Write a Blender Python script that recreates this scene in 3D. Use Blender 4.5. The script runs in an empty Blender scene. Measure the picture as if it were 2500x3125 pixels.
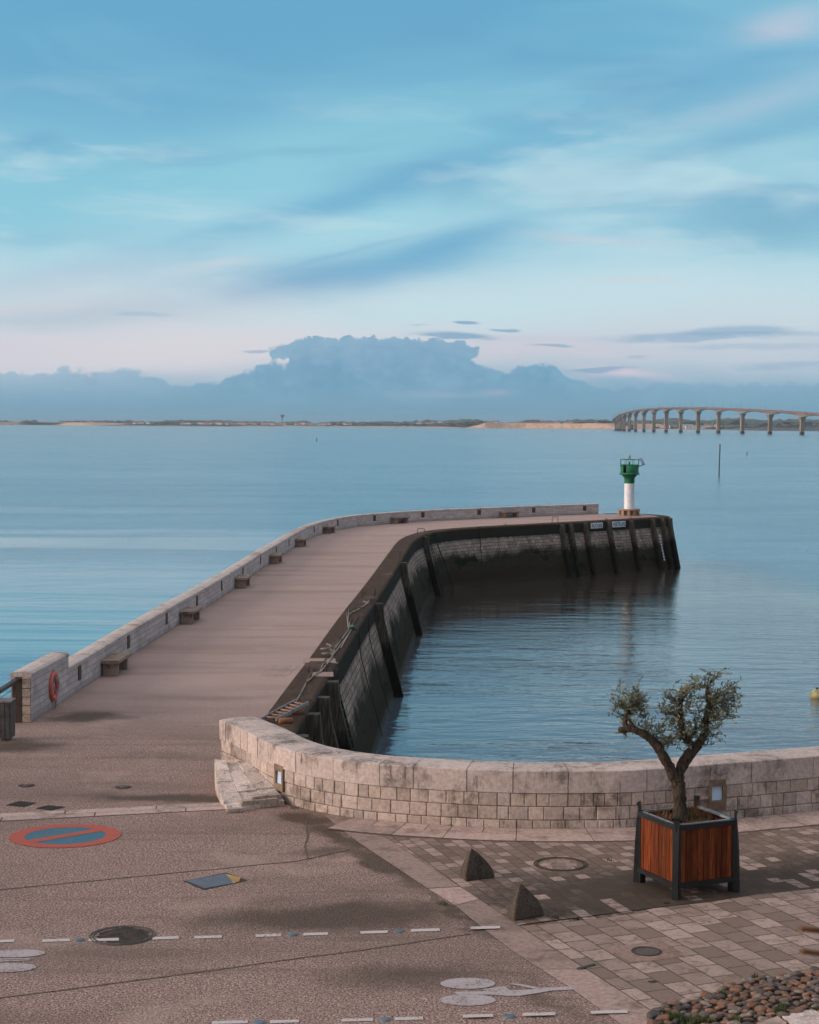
import bpy, bmesh, math, random
from mathutils import Vector, Matrix, noise as mnoise
random.seed(7)
S = bpy.context.scene
COL = S.collection
R = math.radians
# ------------------------------------------------------------ camera geometry
F = 5208.0; H = 7.0; WATER = -3.75
PITCH = R(2.995); ROLL = R(0.26)
cam_d = bpy.data.cameras.new('camera'); cam = bpy.data.objects.new('camera', cam_d); COL.objects.link(cam)
cam_d.sensor_fit = 'HORIZONTAL'; cam_d.sensor_width = 24.0; cam_d.lens = F / 2500 * 24
cam_d.clip_start = 0.3; cam_d.clip_end = 60000
cam.matrix_world = Matrix.Translation((0, 0, H)) @ Matrix.Rotation(math.pi/2 - PITCH, 4, 'X') @ Matrix.Rotation(ROLL, 4, 'Z')
cam_d.dof.use_dof = True; cam_d.dof.focus_distance = 55; cam_d.dof.aperture_fstop = 5.6
S.camera = cam
def ray(u, v):
    x = (u-1250)/F; y = -(v-1562.5)/F
    c, s = math.cos(ROLL), math.sin(ROLL)
    x, y = x*c - y*s, x*s + y*c
    return Vector((x, math.cos(PITCH) + y*math.sin(PITCH), -math.sin(PITCH) + y*math.cos(PITCH)))
def G(u, v, z=0.0):                      # measured photo point -> point on a level plane
    d = ray(u, v); t = (z-H)/d.z
    return Vector((d.x*t, d.y*t, z))
def AY(u, v, y):                         # -> point on the vertical plane at distance y
    d = ray(u, v); t = y/d.y
    return Vector((d.x*t, y, H + d.z*t))
def AX(u, v, x):
    d = ray(u, v); t = x/d.x
    return Vector((x, d.y*t, H + d.z*t))
def proj_u(p):
    q = Vector(p) - Vector((0, 0, H))
    xc = q.x; yc = q.y*math.sin(PITCH) + q.z*math.cos(PITCH); zc = q.y*math.cos(PITCH) - q.z*math.sin(PITCH)
    c, s = math.cos(-ROLL), math.sin(-ROLL)
    x, y = xc/zc, yc/zc
    return 1250 + F*(x*c - y*s)
# ------------------------------------------------------------ colour + nodes
def lin(c):
    return tuple(((v/255)/12.92 if v/255 <= .04045 else ((v/255+.055)/1.055)**2.4) for v in c)
class E:
    """a tiny expression wrapper round math nodes"""
    def __init__(s, nt, sock): s.nt = nt; s.s = sock
    def _m(s, op, *a, clamp=False):
        n = s.nt.nodes.new('ShaderNodeMath'); n.operation = op; n.use_clamp = clamp
        for i, x in enumerate((s,)+a):
            if isinstance(x, E): s.nt.links.new(x.s, n.inputs[i])
            else: n.inputs[i].default_value = x
        return E(s.nt, n.outputs[0])
    def __add__(s, o): return s._m('ADD', o)
    __radd__ = __add__
    def __sub__(s, o): return s._m('SUBTRACT', o)
    def __rsub__(s, o): return s._m('MULTIPLY', -1.0)._m('ADD', o)
    def __mul__(s, o): return s._m('MULTIPLY', o)
    __rmul__ = __mul__
    def __truediv__(s, o): return s._m('DIVIDE', o)
    def __neg__(s): return s._m('MULTIPLY', -1.0)
    def pw(s, o): return s._m('POWER', o)
    def absv(s): return s._m('ABSOLUTE')
    def mx(s, o): return s._m('MAXIMUM', o)
    def mn(s, o): return s._m('MINIMUM', o)
    def exp(s): return s._m('EXPONENT')
    def clamp(s): return s._m('ADD', 0.0, clamp=True)
    def ss(s, a, b, t0=0.0, t1=1.0):      # smoothstep a..b -> t0..t1
        n = s.nt.nodes.new('ShaderNodeMapRange'); n.interpolation_type = 'SMOOTHSTEP'
        s.nt.links.new(s.s, n.inputs[0])
        for i, x in enumerate((a, b, t0, t1)): n.inputs[i+1].default_value = x
        return E(s.nt, n.outputs[0])
def lk(nt, a, b):
    if isinstance(a, E): nt.links.new(a.s, b)
    elif hasattr(a, 'links') or isinstance(a, bpy.types.NodeSocket): nt.links.new(a, b)
    elif isinstance(a, (tuple, list)): b.default_value = tuple(a) + (1,)*(4-len(a)) if len(b.default_value) == 4 else tuple(a)
    else: b.default_value = a
def mixc(nt, f, a, b, mode='MIX'):
    n = nt.nodes.new('ShaderNodeMix'); n.data_type = 'RGBA'; n.blend_type = mode
    lk(nt, f, n.inputs[0]); lk(nt, a, n.inputs[6]); lk(nt, b, n.inputs[7])
    return n.outputs[2]
def noise(nt, vec, scale=1, detail=4, rough=.55, dist=0.0, mapping=None, rot=0):
    if mapping:
        m = nt.nodes.new('ShaderNodeMapping'); nt.links.new(vec, m.inputs[0])
        m.inputs['Scale'].default_value = mapping; m.inputs['Rotation'].default_value = (0, 0, rot); vec = m.outputs[0]
    n = nt.nodes.new('ShaderNodeTexNoise'); nt.links.new(vec, n.inputs['Vector'])
    n.inputs['Scale'].default_value = scale; n.inputs['Detail'].default_value = detail
    n.inputs['Roughness'].default_value = rough; n.inputs['Distortion'].default_value = dist
    return E(nt, n.outputs[0])
def sep(nt, vec):
    n = nt.nodes.new('ShaderNodeSeparateXYZ'); nt.links.new(vec, n.inputs[0]); return [E(nt, o) for o in n.outputs]
def comb(nt, x, y, z=0.0):
    n = nt.nodes.new('ShaderNodeCombineXYZ')
    for i, a in enumerate((x, y, z)): lk(nt, a, n.inputs[i])
    return n.outputs[0]
def bump(nt, h, strength=.5, dist=.01, prev=None):
    n = nt.nodes.new('ShaderNodeBump'); n.inputs['Strength'].default_value = strength; n.inputs['Distance'].default_value = dist
    lk(nt, h, n.inputs['Height'])
    if prev is not None: nt.links.new(prev, n.inputs['Normal'])
    return n.outputs[0]
MATS = {}
def newmat(name):
    m = bpy.data.materials.new(name); m.use_nodes = True; MATS[name] = m
    nt = m.node_tree; b = nt.nodes['Principled BSDF']
    g = nt.nodes.new('ShaderNodeNewGeometry'); pos = g.outputs['Position']
    return m, nt, b, pos
def objco(nt):
    return nt.nodes.new('ShaderNodeTexCoord').outputs['Object']
def uvco(nt):
    n = nt.nodes.new('ShaderNodeUVMap'); n.uv_map = 'UVMap'; return n.outputs[0]
def attr(nt):
    n = nt.nodes.new('ShaderNodeAttribute'); n.attribute_name = 'Col'; return n.outputs['Color']
def simple(name, c, rough=.6, metal=0.0, var=.25, scale=8, dark=None, bs=.2, bd=.004, local=True):
    """painted / plain material with mottling and wear"""
    m, nt, b, pos = newmat(name)
    v = objco(nt) if local else pos
    n1 = noise(nt, v, scale, 5, .6)
    d = dark or tuple(x*(1-var*1.6) for x in c)
    col = mixc(nt, n1.ss(.35, .65), d, tuple(min(1, x*(1+var*.5)) for x in c))
    lk(nt, col, b.inputs['Base Color'])
    lk(nt, n1.ss(.3, .7, rough-.08, min(1, rough+.12)), b.inputs['Roughness'])
    b.inputs['Metallic'].default_value = metal
    lk(nt, bump(nt, noise(nt, v, scale*6, 3), bs, bd), b.inputs['Normal'])
    return m
# ------------------------------------------------------------ mesh helpers
class MB:
    def __init__(s):
        s.bm = bmesh.new(); s.uv = s.bm.loops.layers.uv.new('UVMap'); s.c = s.bm.loops.layers.float_color.new('Col'); s.cur = (1, 1, 1, 1)
    def face(s, vs, uvs=None, col=None, smooth=False):
        bv = [s.bm.verts.new(v) if not isinstance(v, bmesh.types.BMVert) else v for v in vs]
        try: f = s.bm.faces.new(bv)
        except ValueError: return None
        f.smooth = smooth
        for i, l in enumerate(f.loops):
            if uvs: l[s.uv].uv = uvs[i]
            l[s.c] = col or s.cur
        return f
    def poly(s, pts, z=0, z0=None):
        n = len(pts)
        top = [s.bm.verts.new((p[0], p[1], z)) for p in pts]
        s.face(top)
        if z0 is not None:
            bot = [s.bm.verts.new((p[0], p[1], z0)) for p in pts]
            s.face(bot[::-1])
            for i in range(n):
                j = (i+1) % n
                s.face([top[i], bot[i], bot[j], top[j]])
        return s
    def box(s, c, d, rz=0, M=None, bev=0, col=None):
        if M is None: M = Matrix.Translation(c) @ Matrix.Rotation(rz, 4, 'Z')
        x, y, z = d[0]/2, d[1]/2, d[2]/2
        if bev <= 0:
            P = [M @ Vector((a*x, b*y, e*z)) for a in (-1, 1) for b in (-1, 1) for e in (-1, 1)]
            V = [s.bm.verts.new(p) for p in P]
            for f in ((0,1,3,2),(4,6,7,5),(0,4,5,1),(2,3,7,6),(0,2,6,4),(1,5,7,3)): s.face([V[i] for i in f], col=col)
            return s
        t = bmesh.new(); bmesh.ops.create_cube(t, size=1)
        for v in t.verts: v.co = Vector((v.co.x*2*x, v.co.y*2*y, v.co.z*2*z))
        bmesh.ops.bevel(t, geom=t.edges[:], offset=bev, segments=2, affect='EDGES', clamp_overlap=True)
        mp = {v: s.bm.verts.new(M @ v.co) for v in t.verts}
        for f in t.faces: s.face([mp[v] for v in f.verts], col=col)
        t.free(); return s
    def tube(s, pts, r, seg=8, caps=True, smooth=True, col=None, jitter=0):
        pts = [Vector(p) for p in pts]; n = len(pts)
        rr = r if isinstance(r, (list, tuple)) else [r]*n
        rings = []; up = Vector((0.013, .021, 1)).normalized()
        prev = None
        for i, p in enumerate(pts):
            t = (pts[min(i+1, n-1)] - pts[max(i-1, 0)]).normalized()
            a = prev if prev is not None else (t.cross(up) if abs(t.dot(up)) < .95 else t.cross(Vector((1, 0, 0))))
            a = (a - t*a.dot(t)).normalized(); b = t.cross(a); prev = a
            ring = []
            for k in range(seg):
                q = 2*math.pi*k/seg; rad = rr[i]*(1 + (random.uniform(-jitter, jitter) if jitter else 0))
                ring.append(s.bm.verts.new(p + (a*math.cos(q) + b*math.sin(q))*rad))
            rings.append(ring)
        L = 0
        for i in range(n-1):
            L2 = L + (pts[i+1]-pts[i]).length
            for k in range(seg):
                j = (k+1) % seg
                s.face([rings[i][k], rings[i][j], rings[i+1][j], rings[i+1][k]], [(k/seg, L), ((k+1)/seg, L), ((k+1)/seg, L2), (k/seg, L2)], smooth=smooth, col=col)
            L = L2
        if caps: s.face(rings[0][::-1], col=col); s.face(rings[-1], col=col)
        return s
    def lathe(s, prof, c=(0, 0, 0), seg=32, smooth=True, a0=0, a1=360):
        full = abs(a1-a0) >= 360; n = seg if full else seg+1
        rings = []
        for r, z in prof:
            rings.append([s.bm.verts.new((c[0]+r*math.cos(R(a0+(a1-a0)*k/seg)), c[1]+r*math.sin(R(a0+(a1-a0)*k/seg)), c[2]+z)) for k in range(n)])
        for i in range(len(prof)-1):
            for k in range(seg):
                j = (k+1) % n
                s.face([rings[i][k], rings[i][j], rings[i+1][j], rings[i+1][k]], smooth=smooth)
        return s
    def build(s, name, mat, parent=None, loc=None, recalc=True):
        if recalc: bmesh.ops.recalc_face_normals(s.bm, faces=s.bm.faces[:])
        me = bpy.data.meshes.new(name); s.bm.to_mesh(me); s.bm.free()
        me.materials.append(mat)
        o = bpy.data.objects.new(name, me); COL.objects.link(o)
        if loc is not None: o.location = loc
        if parent is not None:
            o.parent = parent; o.matrix_parent_inverse = Matrix.Translation(parent.location).inverted() if loc is None else Matrix()
        return o
def tag(o, label=None, cat=None, group=None, kind=None):
    if label: o['label'] = label
    if cat: o['category'] = cat
    if group: o['group'] = group
    if kind: o['kind'] = kind
    return o
def thing(name, loc, label, cat, group=None):
    o = bpy.data.objects.new(name, None); COL.objects.link(o); o.location = loc; o.empty_display_size = .2
    return tag(o, label, cat, group)
def struct(o, label=None):
    o['kind'] = 'structure'
    if label: o['label'] = label
    return o
def dup(root, loc, rz=0, label=None):
    r = root.copy(); COL.objects.link(r); r.location = loc; r.rotation_euler = (0, 0, rz)
    if label: r['label'] = label
    for ch in list(root.children):
        c = ch.copy(); COL.objects.link(c); c.parent = r
        for g in list(ch.children):
            d = g.copy(); COL.objects.link(d); d.parent = c
    return r
# paths
def catmull(P, step=.5):
    P = [Vector((p[0], p[1])) for p in P]; out = []
    for i in range(len(P)-1):
        p0 = P[i-1] if i else P[0]*2-P[1]; p1, p2 = P[i], P[i+1]; p3 = P[i+2] if i+2 < len(P) else P[-1]*2-P[-2]
        n = max(2, int((p2-p1).length/step))
        for k in range(n):
            t = k/n
            out.append(.5*((2*p1) + (p2-p0)*t + (2*p0-5*p1+4*p2-p3)*t*t + (3*p1-p0-3*p2+p3)*t**3))
    out.append(P[-1]); return out
class Path:
    def __init__(s, pts):
        s.p = pts; s.s = [0]
        for a, b in zip(pts, pts[1:]): s.s.append(s.s[-1] + (b-a).length)
        s.L = s.s[-1]
    def at(s, d):
        d = max(0, min(s.L-1e-6, d)); lo = 0
        import bisect
        i = min(len(s.p)-2, bisect.bisect_right(s.s, d)-1)
        t = (d-s.s[i])/(s.s[i+1]-s.s[i]); return s.p[i].lerp(s.p[i+1], t)
    def tan(s, d): return (s.at(d+.15)-s.at(d-.15)).normalized()
    def nor(s, d):                         # right-hand normal
        t = s.tan(d); return Vector((t.y, -t.x))
    def off(s, d, o): return s.at(d) + s.nor(d)*o
    def near(s, q):
        q = Vector((q[0], q[1])); return min(((s.at(k*s.L/2000)-q).length, k*s.L/2000) for k in range(2001))[1]
    def by_u(s, u, z, lo=0):
        return min((abs(proj_u((*s.at(lo+k*(s.L-lo)/3000), z))-u), lo+k*(s.L-lo)/3000) for k in range(3001))[1]
def sweep(mb, path, prof, s0, s1, step=.5, closed=True, smooth=False, vscale=True, capends=True):
    """prof: list of (offset to the right, z)"""
    n = max(1, int(round((s1-s0)/step))); rings = []; ss = []
    for i in range(n+1):
        d = s0+(s1-s0)*i/n; ss.append(d); c = path.at(d); nr = path.nor(d)
        rings.append([mb.bm.verts.new((c.x+nr.x*o, c.y+nr.y*o, z)) for o, z in prof])
    m = len(prof); vv = [0]
    for a, b in zip(prof, prof[1:]+prof[:1]): vv.append(vv[-1] + math.hypot(a[0]-b[0], a[1]-b[1]))
    for i in range(n):
        for k in range(m if closed else m-1):
            j = (k+1) % m
            mb.face([rings[i][k], rings[i+1][k], rings[i+1][j], rings[i][j]],
                    [(ss[i], prof[k][1]), (ss[i+1], prof[k][1]), (ss[i+1], prof[j][1]), (ss[i], prof[j][1])], smooth=smooth)
    if closed and capends:
        mb.face(rings[0]); mb.face(rings[-1][::-1])
# ------------------------------------------------------------ materials
STAINS_SHADE = [  # x, y, rx, ry, rotation, strength : weathered patches, and painted shade by the bin, on the gravel surface
    (-1.1, 23.9, 2.3, 1.0, 8, .8), (-4.3, 31.5, 2.0, .45, 3, .8), (-7.6, 40.2, 1.0, 1.2, 0, .8), (-8.6, 36.4, 1.3, .8, 0, .8),
    (-1.9, 29.9, .55, .5, -30, .85), (-1.15, 28.6, .35, 1.5, 27, .8), (-.35, 26.6, .35, 1.6, 27, .8), (.75, 24.0, .28, 1.8, 22, .65),
    (.0, 21.2, 1.7, .8, 5, .55), (-4.2, 19.7, 1.6, .7, 0, .35), (-5.8, 24.9, 1.3, .5, 0, .3), (-2.3, 31.4, .7, .5, 0, .5),
    (1.7, 20.6, .35, 1.6, 20, .5), (-5.2, 43, 3.5, .7, 3, .35), (-5.5, 49.5, 3, .5, 0, .3), (-5.3, 35.5, 2.0, .6, 0, .35), (-1.3, 27.5, .9, .35, 20, .55)]
_cb = {}
def ellipse_mask(nt, X, Y, e):
    x, y, a, b, rot, st = e; k = (nt.name, X.s.node.name, X.s.name, Y.s.node.name, Y.s.name)
    if k not in _cb: _cb[k] = comb(nt, X, Y, 0.0)
    mp = nt.nodes.new('ShaderNodeMapping'); mp.vector_type = 'TEXTURE'; nt.links.new(_cb[k], mp.inputs[0])
    mp.inputs['Location'].default_value = (x, y, 0); mp.inputs['Rotation'].default_value = (0, 0, R(rot)); mp.inputs['Scale'].default_value = (a, b, 1)
    dp = nt.nodes.new('ShaderNodeVectorMath'); dp.operation = 'DOT_PRODUCT'; nt.links.new(mp.outputs[0], dp.inputs[0]); nt.links.new(mp.outputs[0], dp.inputs[1])
    pw = nt.nodes.new('ShaderNodeMath'); pw.operation = 'POWER'; pw.inputs[0].default_value = .36788; nt.links.new(dp.outputs['Value'], pw.inputs[1])
    return E(nt, pw.outputs[0])*st
def gravel_mat():
    m, nt, b, pos = newmat('pink_gravel_surface')
    X, Y, Z = sep(nt, pos)
    w = noise(nt, pos, 1.3, 5, .65)
    w2 = noise(nt, pos, .55, 4, .6)
    Xw = X + (w-.5)*1.5; Yw = Y + (w2-.5)*1.8
    acc = None
    for e in STAINS_SHADE:
        g = ellipse_mask(nt, Xw, Yw, e); acc = g if acc is None else acc.mx(g)
    grain = noise(nt, pos, 32, 3, .85)
    big = noise(nt, pos, .28, 5, .6, mapping=(.5, 1.5, 1))
    bands = noise(nt, pos, .5, 4, .55, mapping=(.16, 1.2, 1))
    vor = nt.nodes.new('ShaderNodeTexVoronoi'); nt.links.new(pos, vor.inputs['Vector']); vor.inputs['Scale'].default_value = 44
    base = mixc(nt, grain.ss(.40, .60), lin((97, 77, 69)), lin((196, 162, 150)))
    base = mixc(nt, E(nt, vor.outputs['Distance']).ss(.35, .8, 0, .4), base, lin((84, 68, 58)))
    peb = E(nt, nt.nodes.new('ShaderNodeSeparateColor').outputs[0])
    sc = peb.s.node; nt.links.new(vor.outputs['Color'], sc.inputs[0])
    base = mixc(nt, peb.ss(.86, .95, 0, .4), base, lin((212, 192, 180)))
    base = mixc(nt, big.ss(.42, .68, 0, .45), base, lin((108, 92, 82)))
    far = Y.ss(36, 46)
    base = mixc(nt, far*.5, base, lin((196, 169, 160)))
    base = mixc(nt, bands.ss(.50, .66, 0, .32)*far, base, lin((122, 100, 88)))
    tyre = noise(nt, pos, .9, 5, .6, .2, mapping=(.25, 1.6, 1), rot=R(-6)); base = mixc(nt, tyre.ss(.52, .68, 0, .35)*(1.0-far), base, lin((96, 80, 68)))
    pale = noise(nt, pos, .5, 5, .6, .5); base = mixc(nt, pale.ss(.54, .7, 0, .3), base, lin((192, 164, 150)))
    base = mixc(nt, (acc*(.55+grain*.6)).ss(.12, .6, 0, .8), base, lin((70, 58, 46)))
    lk(nt, base, b.inputs['Base Color']); b.inputs['Roughness'].default_value = .92; b.inputs['Specular IOR Level'].default_value = .25
    lk(nt, bump(nt, grain + E(nt, vor.outputs['Distance'])*-.6, .8, .018), b.inputs['Normal'])
    return m
M_gravel = gravel_mat()
def paver_mat(name, bw, rh, ang, c_lo, c_mid, c_hi, moss, mossfun=None, mortar=.012):
    m, nt, b, pos = newmat(name)
    mp = nt.nodes.new('ShaderNodeMapping'); nt.links.new(pos, mp.inputs[0])
    mp.inputs['Rotation'].default_value = (0, 0, R(90-ang)*1.0)
    wob = noise(nt, pos, 2.2, 2)
    X0, Y0, _ = sep(nt, mp.outputs[0])
    vec = comb(nt, X0+(wob-.5)*.03, Y0+(wob-.5)*.02)
    br = nt.nodes.new('ShaderNodeTexBrick'); nt.links.new(vec, br.inputs['Vector'])
    br.offset = .43; br.inputs['Scale'].default_value = 1; br.inputs['Brick Width'].default_value = bw; br.inputs['Row Height'].default_value = rh
    br.inputs['Mortar Size'].default_value = mortar; br.inputs['Mortar Smooth'].default_value = .35
    br.inputs['Color1'].default_value = (0, 0, 0, 1); br.inputs['Color2'].default_value = (1, 1, 1, 1)
    r = E(nt, br.outputs['Color']); mort = E(nt, br.outputs['Fac'])
    n1 = noise(nt, pos, 1.1, 6, .65); n2 = noise(nt, pos, 22, 4, .7); n3 = noise(nt, pos, 5, 5, .7, 1.0)
    base = mixc(nt, r.ss(.0, .55), c_lo, c_mid); base = mixc(nt, r.ss(.5, 1), base, c_hi)
    base = mixc(nt, n3.ss(.45, .75, 0, .6), base, c_lo)
    base = mixc(nt, n2.ss(.35, .7, 0, .3), base, tuple(x*.45 for x in c_lo))
    X, Y, Z = sep(nt, pos)
    k = n1.ss(.48, .66, 0, .55)
    if mossfun: k = mossfun(nt, X, Y, n1, n3, r)
    base = mixc(nt, k, base, moss)
    base = mixc(nt, mort*n2.ss(.3, .6, .45, .85), base, lin((64, 52, 43)))
    lk(nt, base, b.inputs['Base Color']); b.inputs['Roughness'].default_value = .88; b.inputs['Specular IOR Level'].default_value = .3
    lk(nt, bump(nt, n2*.3 + n3*.25 + (1.0-mort), .7, .012), b.inputs['Normal'])
    return m
PAV_ANG = 22
M_slab = paver_mat('large_stone_slabs', .43, .36, PAV_ANG, lin((136, 114, 103)), lin((158, 134, 123)), lin((182, 157, 145)), lin((108, 90, 76)),
                   lambda nt, X, Y, n1, n3, r: (n1.ss(.5, .7, 0, .45)).mx((n3+n1*.5).ss(.72, .95, 0, .7)).mx(r.ss(.3, .22, 0, .35)))
def moss_and_shadow(nt, X, Y, n1, n3, r):
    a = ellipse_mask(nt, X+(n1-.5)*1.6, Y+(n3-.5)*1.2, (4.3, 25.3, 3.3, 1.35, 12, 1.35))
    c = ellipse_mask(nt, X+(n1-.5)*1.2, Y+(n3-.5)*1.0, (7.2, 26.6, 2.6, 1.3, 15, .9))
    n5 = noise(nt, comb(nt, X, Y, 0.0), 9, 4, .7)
    a = a.mx(ellipse_mask(nt, X, Y+(n3-.5)*.4, (4.95, 25.3, 1.1, .5, 10, 1.9)))  # planter's contact shadow painted into the setts, along with moss
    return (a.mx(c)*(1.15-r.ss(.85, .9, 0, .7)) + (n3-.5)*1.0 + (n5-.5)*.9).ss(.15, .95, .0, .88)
M_small = paver_mat('small_stone_setts', .25, .21, PAV_ANG-3, lin((116, 96, 84)), lin((134, 112, 100)), lin((176, 150, 138)), lin((64, 52, 40)), moss_and_shadow, .009)
def stone_mat(name, lo, hi, stain, warm=None, useattr=False, streak=True, pores=True, scale=1.0, lichen=None, dirt=0.0):
    m, nt, b, pos = newmat(name)
    n1 = noise(nt, pos, 1.2*scale, 6, .65); n2 = noise(nt, pos, 14*scale, 5, .7); n3 = noise(nt, pos, 3.3*scale, 6, .7, .6)
    base = mixc(nt, n2.ss(.3, .7), lo, hi)
    if useattr: base = mixc(nt, 1.0, base, attr(nt), 'MULTIPLY')
    if warm: base = mixc(nt, n3.ss(.52, .72, 0, .45), base, warm)
    st = n1.ss(.46-dirt, .64-dirt, 0, .8)*n3.ss(.38, .62)
    if streak:
        sk = noise(nt, pos, 3.2*scale, 5, .7, mapping=(3.2, 3.2, .5)); st = st.mx(sk.ss(.52, .66, 0, .85)*n1.ss(.42, .58))
    base = mixc(nt, st, base, stain)
    if lichen: base = mixc(nt, noise(nt, pos, .7, 6, .7, mapping=(1, .6, 1)).ss(.52, .66, 0, .6), base, lichen)
    lk(nt, base, b.inputs['Base Color']); b.inputs['Roughness'].default_value = .9; b.inputs['Specular IOR Level'].default_value = .25
    lk(nt, bump(nt, n2*.6 + n3*.8, .6, .012), b.inputs['Normal'])
    return m
M_wallstone = stone_mat('sand_limestone', lin((170, 152, 142)), lin((206, 186, 176)), lin((78, 68, 58)), lin((196, 166, 138)), True)
M_coping = stone_mat('limestone_coping', lin((176, 158, 150)), lin((208, 190, 182)), lin((84, 76, 68)), None, True)
M_mortar = simple('lime_mortar', lin((142, 120, 106)), .95, scale=12)
M_strip = stone_mat('smooth_pink_concrete', lin((142, 118, 108)), lin((172, 146, 136)), lin((104, 86, 74)), None, True, False)
M_kerb = stone_mat('pale_kerb_stone', lin((164, 140, 130)), lin((196, 170, 160)), lin((120, 100, 90)), None, True, False)
M_ramp = stone_mat('worn_ramp_stone', lin((176, 158, 150)), lin((232, 214, 206)), lin((88, 80, 68)), None, True, True, scale=2.0, dirt=.02)
M_bench = stone_mat('bench_stone', lin((134, 112, 98)), lin((172, 148, 132)), lin((84, 72, 60)), None, False, True, scale=1.4)
M_parcop = stone_mat('parapet_coping', lin((176, 160, 152)), lin((210, 194, 186)), lin((130, 112, 102)), None, False, False, lichen=lin((132, 96, 74)))
def parapet_mat():
    m, nt, b, pos = newmat('parapet_ashlar')
    uv = uvco(nt)
    br = nt.nodes.new('ShaderNodeTexBrick'); nt.links.new(uv, br.inputs['Vector']); br.offset = .5; br.squash = 1
    br.inputs['Scale'].default_value = 1; br.inputs['Brick Width'].default_value = .44; br.inputs['Row Height'].default_value = .158
    br.inputs['Mortar Size'].default_value = .007; br.inputs['Mortar Smooth'].default_value = .3
    br.inputs['Color1'].default_value = (0, 0, 0, 1); br.inputs['Color2'].default_value = (1, 1, 1, 1)
    r = E(nt, br.outputs['Color']); mo = E(nt, br.outputs['Fac'])
    X, Y, Z = sep(nt, pos)
    n1 = noise(nt, pos, 1.3, 5, .65); n2 = noise(nt, pos, 16, 4, .7)
    base = mixc(nt, r, lin((182, 168, 164)), lin((208, 194, 190))); base = mixc(nt, n2.ss(.4, .7, 0, .22), base, lin((128, 114, 108)))
    base = mixc(nt, n1.ss(.5, .7, 0, .45), base, lin((142, 118, 102)))
    base = mixc(nt, (Z+(n2-.5)*.3).ss(.2, .0, 0, .45), base, lin((108, 98, 80)))
    base = mixc(nt, mo*.6, base, lin((92, 78, 70)))
    lk(nt, base, b.inputs['Base Color']); b.inputs['Roughness'].default_value = .9; b.inputs['Specular IOR Level'].default_value = .25
    lk(nt, bump(nt, n2*.3+(1.0-mo), .6, .01), b.inputs['Normal'])
    return m
M_parapet = parapet_mat()
def quay_mat():
    m, nt, b, pos = newmat('tidal_quay_masonry')
    uv = uvco(nt)
    br = nt.nodes.new('ShaderNodeTexBrick'); nt.links.new(uv, br.inputs['Vector']); br.offset = .5
    br.inputs['Scale'].default_value = 1; br.inputs['Brick Width'].default_value = .36; br.inputs['Row Height'].default_value = .21
    br.inputs['Mortar Size'].default_value = .016; br.inputs['Mortar Smooth'].default_value = .3
    br.inputs['Color1'].default_value = (0, 0, 0, 1); br.inputs['Color2'].default_value = (1, 1, 1, 1)
    r = E(nt, br.outputs['Color']); mo = E(nt, br.outputs['Fac'])
    X, Y, Z = sep(nt, pos)
    n1 = noise(nt, pos, .32, 6, .62, mapping=(1, 1, .8)); n2 = noise(nt, pos, 6, 5, .7); n3 = noise(nt, pos, 1.2, 5, .7, mapping=(2, 2, .5))
    base = mixc(nt, r, lin((142, 126, 115)), lin((190, 168, 155))); base = mixc(nt, n2.ss(.4, .7, 0, .4), base, lin((110, 92, 82)))
    base = mixc(nt, mo*.8, base, lin((72, 60, 52)))
    base = mixc(nt, n3.ss(.5, .66, 0, .6), base, lin((74, 66, 54)))
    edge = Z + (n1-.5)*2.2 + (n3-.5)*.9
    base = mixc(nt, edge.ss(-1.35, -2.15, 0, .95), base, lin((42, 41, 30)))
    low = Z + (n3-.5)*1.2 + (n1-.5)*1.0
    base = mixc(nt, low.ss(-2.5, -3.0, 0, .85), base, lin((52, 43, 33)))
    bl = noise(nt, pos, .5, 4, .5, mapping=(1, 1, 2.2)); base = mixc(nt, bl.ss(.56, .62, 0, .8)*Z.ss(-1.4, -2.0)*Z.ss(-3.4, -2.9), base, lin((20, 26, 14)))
    lk(nt, base, b.inputs['Base Color']); lk(nt, Z.ss(-3.6, -3.3, .6, .95), b.inputs['Roughness']); b.inputs['Specular IOR Level'].default_value = .08
    lk(nt, bump(nt, n2*.6+(1.0-mo)*.7, .7, .03), b.inputs['Normal'])
    return m
M_quay = quay_mat()
def qcop_mat():
    m, nt, b, pos = newmat('weathered_dark_coping')
    X, Y, Z = sep(nt, pos)
    n1 = noise(nt, pos, .8, 6, .65, mapping=(1, .5, 1)); n2 = noise(nt, pos, 9, 5, .7)
    base = mixc(nt, n2.ss(.3, .7), lin((50, 38, 30)), lin((90, 70, 58)))
    base = mixc(nt, n1.ss(.52, .7, 0, .55), base, lin((112, 90, 78)))
    base = mixc(nt, (Z+(n2-.5)*.15).ss(-.04, -.12, 0, .9), base, lin((46, 44, 36)))
    pale = noise(nt, pos, .35, 5, .6); base = mixc(nt, pale.ss(.58, .68, 0, .6)*Z.ss(-.1, -.2), base, lin((74, 62, 55)))
    lk(nt, base, b.inputs['Base Color']); b.inputs['Roughness'].default_value = .9; b.inputs['Specular IOR Level'].default_value = .1
    lk(nt, bump(nt, n2, .6, .02), b.inputs['Normal'])
    return m
M_qcop = qcop_mat()
def timber_mat():
    m, nt, b, pos = newmat('dark_fender_timber')
    X, Y, Z = sep(nt, pos)
    g = noise(nt, pos, 3, 5, .65, mapping=(6, 6, .6)); n1 = noise(nt, pos, 1, 4)
    base = mixc(nt, g.ss(.3, .7), lin((58, 52, 44)), lin((102, 94, 84)))
    base = mixc(nt, (Z+(n1-.5)*1.2).ss(-1.3, -1.9, 0, .9), base, lin((28, 25, 19)))
    lk(nt, base, b.inputs['Base Color']); b.inputs['Roughness'].default_value = .9; b.inputs['Specular IOR Level'].default_value = .1
    lk(nt, bump(nt, g, .6, .015), b.inputs['Normal']); return m
M_fender = timber_mat()
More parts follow.
